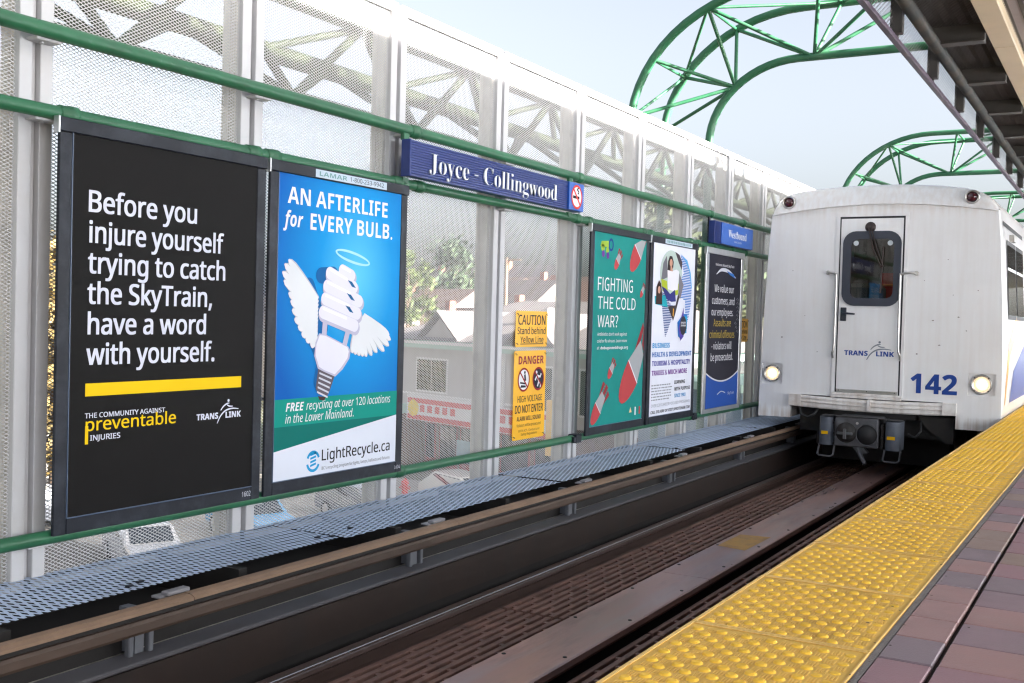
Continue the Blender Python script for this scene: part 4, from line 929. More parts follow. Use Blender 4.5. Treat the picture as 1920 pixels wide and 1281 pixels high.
# door
dr = MB(); dr.box(-2.878,-2.8435,YT-.014,YT+.002,.17,2.0875); dr.box(-2.1595,-2.128,YT-.014,YT+.002,.13,2.0875); dr.box(-2.878,-2.128,YT-.016,YT+.002,2.0885,2.120)
dr.build('door_frame', M_tr, tr)
MB().prism([(-2.843,.17),(-2.160,.14),(-2.160,2.088),(-2.843,2.088)], lambda a,b: (a, YT-.0035, b), lambda a,b: (a, YT-.0005, b))
plate_with_hole([(-2.843,.17),(-2.160,.14),(-2.160,2.088),(-2.843,2.088)], [WIN], YT-.004, YT-.001).build('door_seal', M_seal, tr)
dp = plate_with_hole([(-2.828,.205),(-2.178,.155),(-2.178,2.066),(-2.828,2.066)], [WIN], YT-.012, YT-.003).build('door', M_tr, tr)
MB().cbox(-2.826,-2.18,YT-.0165,YT-.0118,.158,.205,.002).build('kick_strip', M_steel, dp)
m = MB()
for x in (-2.80,-2.50,-2.21): m.lathe([(0,.006),(.004,.005)], (x,YT-.016,.19), (0,-1,0), 8)
m.build('screw', M_under, dp, kind='stuff')
g = plate_with_hole(WINO, [GL], YT-.034, YT+.02).build('window_gasket', M_gask, dp)
def window_glass():
    m = bpy.data.materials.new('window_glass'); m.use_nodes = True; n = m.node_tree.nodes; l = m.node_tree.links; n.clear()
    o = n.new('ShaderNodeOutputMaterial'); mx = n.new('ShaderNodeMixShader'); t = n.new('ShaderNodeBsdfTransparent'); t.inputs[0].default_value = (.62,.66,.66,1)
    gl = n.new('ShaderNodeBsdfGlossy'); gl.inputs['Roughness'].default_value = .02; f = n.new('ShaderNodeFresnel'); f.inputs[0].default_value = 1.9
    l.new(f.outputs[0], mx.inputs[0]); l.new(t.outputs[0], mx.inputs[1]); l.new(gl.outputs[0], mx.inputs[2]); l.new(mx.outputs[0], o.inputs[0]); return m
M_glass = window_glass()
m = MB(); m.face([(x, YT-.010, z) for x, z in rrect(-2.722,-2.252,1.193,1.853,.08)]); m.build('window_glass', M_glass, dp)
m = MB()
for x in (-2.665,-2.308): m.lathe([(0,.028),(.003,.028)], (x,YT-.0115,1.80), (0,-1,0), 16)
m.build('white_sticker', flat('sticker_white', S(214,222,226)), dp)
sw_ = MB().lathe([(0,.058),(.014,.054),(.022,.03),(.024,0)], (-2.520,YT-.012,1.972), (0,-1,0), 16)
sw_.path([(-2.535,YT-.03,1.968),(-2.47,YT-.075,1.72),(-2.39,YT-.055,1.545)], .0075, 8); sw_.path([(-2.508,YT-.03,1.968),(-2.44,YT-.075,1.74),(-2.372,YT-.055,1.555)], .0065, 8)
sw_.path([(-2.372,YT-.046,1.76),(-2.380,YT-.044,1.52),(-2.388,YT-.044,1.26)], .0085, 8); sw_.tube((-2.40,YT-.055,1.54),(-2.365,YT-.055,1.555),.012,8)
sw_.build('wiper', mat('wiper_dark_metal', S(62,52,50), .45, metal=.3), dp)
hn = MB().cbox(-2.806,-2.742,YT-.026,YT-.012,.950,1.098,.004); hn.tube((-2.772,YT-.02,1.03),(-2.772,YT-.06,1.03),.012,10); hn.path([(-2.775,YT-.06,1.03),(-2.73,YT-.062,1.034),(-2.645,YT-.058,1.028)],[.014,.012,.009],8)
hn.build('handle', mat('handle_black', S(40,44,54), .4), dp)
LG = lambda u, v, w=0: (u, YT-.0135-w, v)
swoosh_logo(dp, -2.752, -2.228, .578, LG, M_blue, mat('decal_grey', S(120,126,136), .4))
for s, pts in ((-1, [(-2.955,1.478),(-2.925,1.478),(-2.868,1.462),(-2.856,1.40),(-2.858,.70),(-2.872,.60),(-2.872,.545)]), (1, [(-2.030,1.475),(-2.09,1.478),(-2.170,1.462),(-2.186,1.40),(-2.184,.72),(-2.165,.60),(-2.165,.545)])):
    P3_ = [(x, YT-(.012 if i in (0, 6) else .055), z) for i, (x, z) in enumerate(pts)]
    m = MB().path([(a, b, c) for a, c, b in smooth_pts([(p[0], p[2], p[1]) for p in P3_], 5)], .0125, 10)
    m.lathe([(0,.024),(.03,.024),(.034,.018)], (pts[0][0], YT, pts[0][1]), (0,-1,0), 14); m.build('grab_rail', M_steel, tr)
m = MB(); rg_ = random.Random(4)
for x, z in ((-1.72,1.62),(-1.66,1.25),(-1.60,1.02),(-1.85,.98),(-1.52,.88),(-1.95,1.40),(-1.78,.72),(-3.2,1.0),(-3.35,1.5),(-3.05,.6),(-1.42,1.3),(-2.0,.62),(-3.45,.75)):
    s = rg_.uniform(.004,.009); m.face([(x+s*1.6*math.cos(a)*rg_.uniform(.6,1.2), YT-.0012, z+s*math.sin(a)*rg_.uniform(.5,1.2)) for a in (0,1,2.1,3.1,4.2,5.3)])
m.build('scuff_marks', mat('scuff_grey', S(150,140,140), .7), tr, kind='stuff')
# number
m = MB(); FNm = lambda u, v, w=0: (u, YT-.0025-w, v); put_text(m, '142', 'bold', -2.052, -1.588, .205, .208, FNm, off=.012); m.build('fleet_number', M_blue, tr)
# headlights in square recesses
M_lampring = mat('headlight_ring', (0.5,0.48,0.46), .35, metal=.8)
M_lamp = mat('headlight_lens', (1,.9,.75), .2, var=0, emis=(1.0,.66,.34), es=.17); M_hot = mat('headlight_filament', (1,1,.95), .2, var=0, emis=(1.0,.9,.74), es=.6)
for lp, cx, cz, r in ((hlL, -3.552, .336, .098), (hlR, -1.356, .330, .105)):
    x0, x1 = lp[0][0], lp[1][0]; z0, z1 = lp[0][1], lp[2][1]
    h = MB().box(x0-.002, x1+.002, YT+.028, YT+.034, z0-.002, z1+.002).build('headlight', M_tr, tr)
    MB().lathe([(0,r),(.022,r),(.034,r*.95),(.034,r*.86),(.006,r*.66)], (cx, YT+.027, cz), (0,-1,0), 28).build('ring', M_lampring, h)
    m = MB()
    for k in range(4): t = R(45+90*k); m.lathe([(0,.008),(.006,.006)], (cx+r*.9*math.cos(t), YT-.007, cz+r*.9*math.sin(t)), (0,-1,0), 8)
    m.build('ring_screw', M_under, h)
    MB().lathe([(0,r*.66),(.008,r*.62),(.016,r*.4),(.019,r*.2),(.0195,0)], (cx, YT+.018, cz), (0,-1,0), 24).build('lens', M_lamp, h)
    MB().lathe([(0,r*.44),(.004,r*.34),(.006,0)], (cx+.004, YT-.0005, cz), (0,-1,0), 16).build('bright_core', M_hot, h)
# bumper beam and sill
m = MB(); prof = [(.0,.119),(-.12,.119),(-.155,.100),(-.155,.088),(-.125,.082),(-.125,.062),(-.160,.058),(-.160,.048),(-.125,.042),(-.125,.015),(-.10,.0),(0,.0)]
NS = 24; vs = []
for k in range(NS+1):
    x = -3.325+1.73*k/NS; c = 1-((k-NS/2)/(NS/2))**2; dz = -.018*c
    for a, b in prof: vs.append((x, YT+.02+a*(.34+.30*c), b+dz-(.012 if b < .02 else 0)))
np_ = len(prof); m.add(vs, [(k*np_+i, (k+1)*np_+i, (k+1)*np_+i+1, k*np_+i+1) for k in range(NS) for i in range(np_-1)])
m.box(-3.336,-3.20,YT-.055,YT+.02,-.005,.118); m.box(-1.72,-1.585,YT-.055,YT+.02,-.005,.118); m.cbox(-2.48,-2.44,YT-.092,YT,-.015,.108,.004)
m.build('bumper_beam', M_trd, tr)
m = MB(); m.cbox(-2.875,-2.135,YT-.035,YT-.005,.140,.165,.004); m.cbox(-2.875,-2.135,YT-.055,YT-.005,.112,.139,.004); m.build('door_sill', M_trd, tr)
m = MB(); m.box(-3.70,-3.345,YT+.02,YT+.05,-.152,-.146); m.build('skirt_lip', M_trd, tr)
# coupler and gear under the nose
cp = MB().cbox(-2.745,-2.298,YT-.36,YT+.3,-.385,-.072,.012); cp.prism([(-2.56,-.38),(-2.45,-.38),(-2.40,-.44),(-2.50,-.46)], lambda a,b:(a,YT-.34,b), lambda a,b:(a,YT-.25,b))
cp = cp.build('coupler', M_coup, tr)
MB().add([(-2.91,YT-.30,-.075),(-2.745,YT-.37,-.062),(-2.298,YT-.37,-.062),(-2.08,YT-.30,-.085),(-2.08,YT-.1,-.085),(-2.91,YT-.1,-.075)], [(0,1,2,3,4,5)]).build('top_plate', M_coup, cp)
MB().lathe([(0,.108),(.004,.108),(.0045,.0)], (-2.622,YT-.362,-.236), (0,-1,0), 26).build('socket_rim', M_under, cp)
MB().lathe([(0,.100),(.03,.092),(.06,.06),(.072,.0)], (-2.622,YT-.362,-.236), (0,-1,0), 24).build('ball_head', M_under, cp)
m = MB().cbox(-2.705,-2.545,YT-.438,YT-.40,-.256,-.226,.005); m.cbox(-2.637,-2.607,YT-.452,YT-.40,-.30,-.19,.005); m.build('cross_bar', M_coup, cp)
MB().lathe([(0,.116),(.012,.116),(.012,.106),(-.0,.104)], (-2.408,YT-.361,-.247), (0,-1,0), 28).build('funnel_rim', M_coup, cp)
m = MB().lathe([(0,.105),(.002,.105),(.0025,0)], (-2.408,YT-.363,-.247), (0,-1,0), 26); m.build('funnel_shade_disc', M_black, cp)  # flat black disc paints the dark inside of the hole
MB().lathe([(0,.014),(.01,.014)], (-2.51,YT-.36,-.13), (0,-1,0), 8).build('bolt', M_steel, cp)
MB().path([(-2.50,YT-.33,-.40),(-2.455,YT-.40,-.47),(-2.40,YT-.44,-.545)], [.026,.024,.022], 10).build('release_lever', M_coup, cp)
M_cyl = mat('blue_grey_casing', S(92,98,110), .5, var=.2, scale=7, dirt=S(60,58,58), damt=.5)
for x0, x1, zt, st_, hx in ((-2.912,-2.775,-.085,(-2.885,-2.815),-2.83), (-2.235,-2.080,-.095,(-2.205,-2.125),-2.15)):
    b = MB(); b.lathe([(0,.078),(.30,.078)], ((x0+x1)/2, YT-.28, zt-.30), (0,0,1), 18, True); b.box(x0,x1,YT-.28,YT-.1,zt-.30,zt); b = b.build('casing', M_cyl, cp)
    MB().box(st_[0],st_[1],YT-.360,YT-.3565,zt-.185,zt-.150).build('yellow_tag', flat('tag_yellow', S(240,184,20)), b)
    m = MB()
    sgn = 1 if x0 < -2.5 else -1; xx = x1+.02 if sgn > 0 else x0-.03
    for k in range(3): m.lathe([(0,.016),(.03,.014)], (xx, YT-.30, zt-.06-.11*k), (0,-1,0), 8)
    m.box(xx-.012,xx+.012,YT-.30,YT-.2,zt-.30,zt-.03); m.build('hinge_bolts', M_under, b)
    MB().path([(hx-.085,YT-.30,zt-.30),(hx-.095,YT-.34,zt-.40),(hx-.075,YT-.35,zt-.418),(hx+.045,YT-.35,zt-.420),(hx+.072,YT-.34,zt-.40),(hx+.075,YT-.30,zt-.30)], .0115, 8).build('foot_loop', M_coup, cp)
m = MB(); m.box(-3.28,-1.62,YT+.25,YT+12,-.30,.0); m.box(-3.15,-1.75,YT+.8,YT+3.2,-.66,-.3); m.box(-3.1,-2.9,YT+.30,YT+.7,-.45,-.05); m.box(-2.85,-2.0,YT+.05,YT+.3,-.09,.0)
m.prism([(-1.98,-.05),(-1.62,-.05),(-1.62,-.32),(-1.70,-.32),(-1.90,-.16)], lambda a,b:(a,YT+.10,b), lambda a,b:(a,YT+.14,b)); m.build('underframe', M_under, tr)
for x in (-3.17, -1.66):
    m = MB().lathe([(0,.235),(.10,.235),(.10,.26),(.13,.26)], (x-.06, YT+1.15, -.455), (1,0,0), 28); m.build('wheel', M_rail, tr)
MB().path([(-3.24,YT+.05,.02),(-3.20,YT-.02,-.10),(-3.12,YT-.03,-.13),(-3.05,YT-.02,-.09),(-3.02,YT+.06,.0)], .016, 8).build('jumper_cable', M_black, tr)
MB().path([(-1.95,YT+.1,-.10),(-1.93,YT-.02,-.20),(-1.98,YT-.03,-.27),(-2.06,YT,-.24)], .014, 8).build('jumper_cable', M_black, tr)
# cab seen through the glass
M_cab = mat('cab_dark_lining', S(84,92,94), .7, var=.15); cab = MB()
cab.face([(-3.4,YT+3.2,.1),(-1.4,YT+3.2,.1),(-1.4,YT+3.2,2.3),(-3.4,YT+3.2,2.3)]); cab.face([(-3.4,YT+.1,.1),(-3.4,YT+3.2,.1),(-3.4,YT+3.2,2.3),(-3.4,YT+.1,2.3)]); cab.face([(-3.4,YT+.1,2.25),(-1.4,YT+.1,2.25),(-1.4,YT+3.2,2.25),(-3.4,YT+3.2,2.25)]); cab.face([(-3.4,YT+.1,.15),(-1.4,YT+.1,.15),(-1.4,YT+3.2,.15),(-3.4,YT+3.2,.15)])
cab.build('cab_lining', M_cab, tr)
for sx, sy in ((-3.1,.9),(-2.4,1.6)): MB().cbox(sx,sx+.5,YT+sy,YT+sy+.5,.85,1.40,.05).build('seat', mat('seat_teal_cloth', S(40,74,80), .8, var=.15), tr)
m = MB(); m.tube((-2.33,YT+.9,.2),(-2.33,YT+.9,2.2),.018,8); m.tube((-2.55,YT+.9,1.38),(-2.2,YT+.9,1.38),.014,8); m.tube((-2.62,YT+2.0,.2),(-2.62,YT+2.0,2.2),.018,8); m.build('interior_pole', mat('yellow_pole', S(206,130,40), .4), tr)
for sy in (.7, 1.8): MB().box(-3.0,-1.9,YT+sy,YT+sy+.3,2.215,2.235).build('added_glow_panel', mat('added_warm_glow', (1,.7,.4), .4, var=0, emis=(1,.45,.15), es=.3), tr)  # glowing panels added for a warm orange glow behind the cab glass
m = MB(); m.box(-2.9,-2.62,YT+2.6,YT+2.62,1.2,1.6); m.build('red_bag', mat('red_cloth', S(150,50,56), .8), tr)
# platform side: windows, stripes, door line
XS = -1.149
def side(z): return next((x1+(x2-x1)*(z-z1)/(z2-z1)) for (x1, z1), (x2, z2) in zip(OUTL[5:11], OUTL[6:12]) if z1 <= z <= z2)
def sp(y, z, d=.004): return (side(z)+d, y, z)
def swin(y0, y1, z0, z1):
    fr = MB().add([sp(y0-.05,z0-.05,.006),sp(y1+.05,z0-.05,.006),sp(y1+.05,(z0+z1)/2,.006),sp(y1+.05,z1+.05,.006),sp(y0-.05,z1+.05,.006),sp(y0-.05,(z0+z1)/2,.006)], [(0,1,2,5),(5,2,3,4)]).build('side_window', M_black, tr)
    zm = z0+(z1-z0)*.66
    for a, b in ((z0, zm-.015), (zm+.015, z1)): MB().add([sp(y0,a,.010),sp(y1,a,.010),sp(y1,b,.010),sp(y0,b,.010)], [(0,1,2,3)]).build('pane', mat('dark_side_glass', S(52,60,60), .08, var=.05, coat=1.0), fr)
    MB().add([sp(y0,zm-.015,.012),sp(y1,zm-.015,.012),sp(y1,zm+.015,.012),sp(y0,zm+.015,.012)], [(0,1,2,3)]).build('transom', M_alu, fr)
for y0, y1 in ((12.42,13.25),(13.38,14.2),(15.9,17.2),(17.4,18.7)): swin(y0, y1, 1.06, 1.80)
m = MB(); m.add([sp(12.14,.12),sp(12.19,.12),sp(12.62,.62),sp(13.9,1.04),sp(13.2,1.04),sp(12.44,.75)], [(0,1,2,5),(5,2,3,4)]); m.build('yellow_stripe', mat('side_yellow_decal', S(240,168,20), .3, var=.04), tr)
m = MB(); m.add([sp(12.62,.12),sp(14.6,.12),sp(14.6,.80),sp(13.0,.45)], [(0,1,2,3)]); m.build('blue_stripe', M_blue, tr)
m = MB(); ribbon(m, smooth_pts([(12.16,.86),(12.24,.93),(12.36,.95),(12.46,.90)]), [.012]*19, lambda u, v, w=0: sp(u, v)); m.build('side_emblem', mat('side_yellow_decal', S(240,168,20)), tr)
m = MB(); put_text(m, 'SkyTrain', 'cond', 12.14, 12.62, .68, .11, lambda u, v, w=0: sp(u, v)); m.build('side_lettering', M_blue, tr)
m = MB(); m.add([sp(12.16,1.98,.006),sp(14.3,1.98,.006),sp(14.3,2.03,.006),sp(12.16,2.03,.006)], [(0,1,2,3)]); m.build('door_track', M_black, tr)
m = MB(); m.box(side(1.9)+.001, side(1.9)+.05, 12.75, 13.0, 1.86, 1.93); m.build('side_lamp', M_steel, tr)
# ------------------------------------------------------------------ the neighbourhood below and beyond the screen
G = -7.3                                                   # street level under the elevated station
M_asph = mat('street_asphalt', (0.11,0.105,0.10), .9, var=.2, scale=.6, bump=.2, bscale=20)
M_walk = mat('pale_pavement', (0.36,0.34,0.31), .85, var=.15, scale=1.2)
def structure(o): o['kind'] = 'structure'; return o
def hillz(x, y):
    d = math.hypot(x, y); t = min(1, max(0, (d-72)/120)); return G+9.2*t*t*(3-2*t)
NX = 60; vs = []; fs = []
for i in range(NX+1):
    for j in range(NX+1):
        a = (i/NX)**1.0; x = -420+900*i/NX; y = -250+900*j/NX; vs.append((x, y, hillz(x, y)-.12 if x < 5 else G-.12))
fs = [(i*(NX+1)+j, (i+1)*(NX+1)+j, (i+1)*(NX+1)+j+1, i*(NX+1)+j+1) for i in range(NX) for j in range(NX)]
o = MB().add(vs, fs, True).build('ground', mat('lawn_and_yards', (0.13,0.135,0.085), .95, var=.35, scale=.12, dirt=(0.26,0.22,0.17), damt=.6)); structure(o)
o = MB().add([(-62,6,G),(-8,6,G),(-8,43,G),(-62,43,G)], [(0,1,2,3)]).build('forecourt', M_walk); structure(o)
o = MB().add([(-90,-20,G+.006),(-8,-20,G+.006),(-8,24,G+.006),(-90,24,G+.006)], [(0,1,2,3)]).build('street', M_asph); structure(o)
o = MB().box(-62,-8,24,24.35,G,G+.14).build('kerb', M_walk); structure(o)
m = MB()
for k in range(12): m.box(-80+6*k, -77+6*k, 15, 15.14, G+.010, G+.012)
o = m.build('lane_marking', mat('road_paint', (0.7,0.7,0.66), .7)); structure(o)

def box_window(mb_f, mb_g): pass
# shop building with red signs, set square to the side street
M_stucco = mat('pale_stucco', S(196,192,190), .85, var=.08, scale=1.0, streak=S(170,160,150), samt=.4, sscale=(1.2,1.2,.2))
M_dglass = mat('dark_window_glass', S(46,52,60), .1, var=.1, coat=.6); M_trim = mat('mint_fascia_board', S(176,206,196), .6, var=.06)
M_redsign = mat('red_shop_sign', S(208,66,66), .5, var=.05); M_whites = mat('white_shop_sign', S(228,226,226), .5, var=.04)
M_shing = mat('grey_shingle_roof', S(128,122,122), .9, var=.2, scale=2.5, bump=.5, bscale=8)
shp = thing('shop_building', 'two-storey pale stucco shop with mint eaves and red shop signs', 'shop', (-25.6, 43.0, G), R(161.5))
# local: x runs to the left along the front, y runs away behind (front faces local +y before turning)
def LB(*a): return MB().box(*a)
LB(-9, 9.6, -13, 0, 3.35, 6.45).build('upper_wall', M_stucco, shp); LB(-9, 9.6, -13, -.9, 0, 3.35).build('lower_wall', mat('brown_brick_base', S(120,96,84), .85, var=.2, scale=6), shp)
LB(-9.2, 9.8, -13.2, .55, 6.45, 6.85).build('eaves_board', M_trim, shp)
m = MB(); m.add([(-9.4,.7,6.85),(9.9,.7,6.85),(9.9,-13.4,6.85),(-9.4,-13.4,6.85),(-5,-6.3,9.0),(5.6,-6.3,9.0)], [(0,1,5,4),(1,2,5),(2,3,4,5),(3,0,4)])
m.build('roof', M_shing, shp)
for gx in (4.2, -2.6):
    g_ = MB(); g_.add([(gx-1.5,.2,6.95),(gx+1.5,.2,6.95),(gx,.2,8.15)], [(0,1,2)]); g_.build('gable', M_stucco, shp)
    r_ = MB()
    for s in (-1, 1): r_.add([(gx+s*1.8,.6,6.85),(gx,.6,8.35),(gx,-4.6,8.35),(gx+s*1.8,-2.0,6.85),(gx+s*1.8,.6,6.72),(gx,.6,8.22)], [(0,1,2,3),(0,4,5,1)])
    r_.build('gable_roof', M_shing, shp)
for vx, vy in ((0,-3.0),(6.5,-4.0),(2.2,-5.2),(-6,-4.4)):
    MB().box(vx-.2,vx+.2,vy-.2,vy+.2,7.3,8.6).build('roof_vent', M_whites, shp)
LB(-9.2, 9.8, .55, .68, 6.66, 6.80).build('gutter', M_whites, shp)
for x in (9.2, -.4, -8.8): LB(x, x+.12, .0, .12, 3.4, 6.5).build('downpipe', M_whites, shp)
LB(-9, 9.6, .0, .06, 4.02, 4.12).build('string_course', M_whites, shp)
for x0, x1, z0, z1 in ((4.0,6.4,4.3,5.85),(.5,1.3,4.1,5.8),(-3.6,-1.2,4.0,5.9),(-7.6,-5.4,4.0,5.9)):
    w = LB(x0-.1, x1+.1, -.02, .05, z0-.1, z1+.1).build('window', M_whites, shp); LB(x0, (x0+x1)/2-.03, .05, .07, z0, z1).build('pane', M_dglass, w); LB((x0+x1)/2+.03, x1, .05, .07, z0, z1).build('pane', M_dglass, w)
for a, b in ((1.6, 7.0), (-4.0, 1.2)):
    s = LB(a, b, .0, .22, 2.75, 4.0 if a > 0 else 3.9).build('shop_sign', M_whites, shp)
    rb = MB()
    for z0, z1 in ((3.62,3.86),(2.78,3.02)): rb.box(a+.1, b-.1, .22, .25, z0, z1)
    for k in range(6): rb.box(a+1.4+k*.62, a+1.75+k*.62, .22, .25, 3.2, 3.55)
    rb.build('red_band', M_redsign, s)
m = MB().lathe([(0,.42),(.05,.42)], (6.4,.22,3.35), (0,1,0), 18); m.build('yellow_roundel', mat('yellow_roundel', S(236,210,50), .5), shp)
LB(7.2, 9.5, .0, 1.0, 3.0, 3.5).build('awning_board', M_trim, shp)
for x0, x1 in ((1.9,3.9),(4.1,5.6),(5.9,6.8),(-3.6,-1.6),(-1.3,.8)):
    w = LB(x0, x1, -.9, -.86, .35, 2.6).build('shopfront', mat('red_shopfront_frame', S(150,46,50), .6), shp); LB(x0+.12, x1-.12, -.86, -.83, .75, 2.5).build('pane', M_dglass, w)
m = MB()
for k, (c) in enumerate((0,)): m.box(3.0, 4.0, -.8, -.72, 1.0, 1.9)
m.build('window_display', mat('pale_blue_display', S(170,196,206), .6), shp)
for x in (1.4, 7.05): LB(x, x+.3, -.9, .0, 0, 2.75).build('pier', mat('brown_brick_base', S(120,96,84)), shp)
LB(-4.6, -4.3, -.2, 1.0, 2.2, 4.6).build('blade_sign', mat('amber_blade_sign', S(236,196,110), .5), shp)
LB(-14, -9, -10, .3, 0, 5.6).build('side_wing', mat('slate_blue_wall', S(104,124,142), .8, var=.08), shp); LB(-14.2, -8.8, -10.2, .6, 5.6, 5.9).build('wing_parapet', M_trim, shp)

# houses climbing the slope behind
def house(i, az, d, w, dp, h, rh, wall, roofc, label, rz=None, zb=None):
    a = R(az); x, y = -d*math.sin(a), d*math.cos(a); z = hillz(x, y) if zb is None else zb
    t = thing('house', label, 'house', (x, y, z-.3), R(rz if rz is not None else az+180), group='houses on the slope beyond the station')
    MB().box(-w/2, w/2, -dp/2, dp/2, 0, h).build('wall', mat('house_wall_%d' % i, wall, .85, var=.08, scale=.8), t)
    ov = .5; rm = MB(); th = .14
    for s in (-1, 1):
        A = [(-w/2-ov, s*(dp/2+ov), h-.12), (w/2+ov, s*(dp/2+ov), h-.12), (w/2+ov, 0, h+rh), (-w/2-ov, 0, h+rh)]
        B = [(p[0], p[1], p[2]+th) for p in A]; rm.add(A+B, [(0,1,2,3),(7,6,5,4),(0,4,5,1),(1,5,6,2),(3,7,4,0)])
    ro = rm.build('roof', mat('house_roof_%d' % i, roofc, .9, var=.15, scale=2, bump=.4, bscale=6), t)
    MB().box(w*.2, w*.2+.7, .4, 1.1, h+rh*.4, h+rh+.7).build('chimney', mat('chimney_brick', S(150,100,84), .9), ro)
    for s in (-1, 1): MB().add([(s*w/2,-dp/2,h),(s*w/2,dp/2,h),(s*w/2,0,h+rh)], [(0,1,2)]).build('gable', mat('house_wall_%d' % i, wall), t)
    gw_ = MB()
    for fl in range(max(1, int(h//2.7))):
        for k in range(3):
            cx = (-.32+.32*k)*w; z0 = .9+2.7*fl
            f = MB().box(cx-.75, cx+.75, dp/2-.02, dp/2+.06, z0-.1, z0+1.3).build('window', M_whites, t); MB().box(cx-.62, cx+.62, dp/2+.06, dp/2+.08, z0, z0+1.2).build('pane', M_dglass, f)
    for k in range(2):
        cy = (-.2+.4*k)*dp; f = MB().box(w/2-.02, w/2+.06, cy-.6, cy+.6, .8, 2.2).build('window', M_whites, t); MB().box(w/2+.06, w/2+.08, cy-.5, cy+.5, .9, 2.1).build('pane', M_dglass, f)
    if i % 2 == 0:
        pw = w*.4; pm = MB().add([(-pw,dp/2+1.6,2.7),(pw*.2,dp/2+1.6,2.7),(pw*.2,dp/2,3.4),(-pw,dp/2,3.4)], [(0,1,2,3)]); pm.build('porch_roof', mat('house_roof_%d' % i, roofc), t)
    return t
HS = [(37.5,92,11,9,5.6,2.6,S(171,161,156),S(108,87,80),'pale house with a brownish roof beside the tall columnar trees',10),
      (34.4,108,12,9,5.8,3.0,S(180,177,173),S(119,100,93),'cream house with tan roof under the round tree',25),
      (32.3,96,10,8,5.4,2.6,S(183,180,177),S(98,85,81),'white gabled house just behind the shop ridge',-35),
      (30.2,118,12,9,6.0,3.2,S(166,157,151),S(94,87,85),'beige house with a steep grey-brown roof behind the utility pole',15),
      (28.6,104,10,8,5.6,2.6,S(185,184,182),S(84,85,88),'white house with slate roof just beyond the utility pole',-20),
      (26.6,120,13,9,6.2,3.0,S(165,145,130),S(101,81,74),'orange-tinted house seen past the yellow signs',5),
      (43.0,98,11,9,5.6,2.8,S(162,158,154),S(82,78,78),'grey house mostly hidden behind the blue bulb poster',10),
      (23.5,128,12,9,6.0,3.0,S(178,176,173),S(93,85,81),'pale house glimpsed between the teal and white posters',0),
      (48.5,95,12,9,5.6,2.8,S(169,163,159),S(98,85,80),'tan-roofed house behind the black poster',30),
      (36.2,124,10,8,5.6,2.6,S(161,157,153),S(96,79,75),'brown-roofed house peeping between the columnar trees and the round tree',8),
      (33.0,140,12,9,5.8,3.0,S(157,152,149),S(87,82,82),'high grey-roofed house on the skyline under the station name sign',14),
      (31.2,134,10,8,5.4,2.8,S(165,157,149),S(107,91,84),'tan-roofed house on the skyline left of the utility pole'.replace('left of','before'),20),
      (29.4,146,12,9,6.0,3.0,S(155,153,152),S(77,76,78),'dark-roofed house on the skyline past the utility pole',6),
      (27.6,138,10,8,5.6,2.6,S(162,152,145),S(98,85,80),'small brown-roofed house on the skyline above the tall danger sign',12),
      (35.3,104,8,7,4.6,2.4,S(150,147,145),S(87,79,78),'low brownish bungalow just above the shop roof',10),
      (54.5,88,11,9,5.4,2.6,S(174,170,166),S(88,82,80),'pale house behind the yellow autumn trees',20)]
for i, hspec in enumerate(HS):
    az, d, w, dp, h, rh, wc, rc, lab, tw = hspec; house(i, az, d, w, dp, h, rh, wc, rc, lab, 180-4-abs(tw)*.5)

# trees
def tree(name, label, az, d, h, prof, tint, n, leaf, seed, zb=None, group=None, trunk_h=.3):
    """prof: list of (height fraction, radius); leaf clumps scattered through the crown, denser near the shell, with gaps"""
    rg = random.Random(seed); a = R(az); x, y = -d*math.sin(a), d*math.cos(a); z = hillz(x, y) if zb is None else zb
    t = thing(name, label, 'tree', (x, y, z-.2), 0, group)
    tr_ = MB().path([(x, y, z-.3), (x+.1, y, z+h*.3), (x-.1, y+.1, z+h*.62), (x, y, z+h*.9)], [h*.022, h*.018, h*.01, h*.003], 8)
    for k in range(9):
        q = rg.uniform(0, 6.28); hh = h*rg.uniform(trunk_h, .75); rad = .75*max(r for _, r in prof)*rg.uniform(.5, 1)
        tr_.path([(x, y, z+hh), (x+rad*.5*math.cos(q), y+rad*.5*math.sin(q), z+hh+.10*h), (x+rad*math.cos(q), y+rad*math.sin(q), z+hh+.16*h)], [h*.008, h*.005, h*.002], 5)
    tr_.build('trunk', mat('bark', S(92,76,62), .9, var=.2), t)
    def rad(f):
        for (f0, r0), (f1, r1) in zip(prof, prof[1:]):
            if f0 <= f <= f1: return r0+(r1-r0)*(f-f0)/(f1-f0)
        return 0
    cl = [(rg.uniform(prof[0][0], prof[-1][0]), rg.uniform(0, 6.28), rg.uniform(.35, 1.0), rg.uniform(.10, .26)) for _ in range(46)]
    ms = [MB(), MB()]
    for k in range(n):
        f, q, rr, sp_ = cl[k % len(cl)]; R0 = rad(f)
        cx, cy, cz = R0*rr*math.cos(q), R0*rr*math.sin(q), f*h
        s = sp_*max(1.0, max(r for _, r in prof))*1.5
        p = Vector((x+cx+rg.gauss(0, s*.6), y+cy+rg.gauss(0, s*.6), z+cz+rg.gauss(0, s*.5)))
        u = Vector((rg.gauss(0,1), rg.gauss(0,1), rg.gauss(0,1))).normalized(); v = u.orthogonal().normalized(); w = u.cross(v); L = leaf*rg.uniform(.6, 1.3)
        ms[k % len(cl) % 2].add([p-v*L, p+w*L*.5, p+v*L, p-w*L*.5], [(0,1,2,3)])
    for mb, tn in zip(ms, tint):
        mb.build('crown', mat('foliage_%s' % ('_'.join('%02d' % int(c*255) for c in tn)), tn, .7, var=.35, scale=1.5), t, kind='stuff')
    return t
colp = [(.04,.5),(.2,1.25),(.6,1.3),(.85,.8),(1.0,.1)]; rnd = [(.22,1.2),(.4,3.3),(.65,3.9),(.85,2.6),(1.0,.4)]
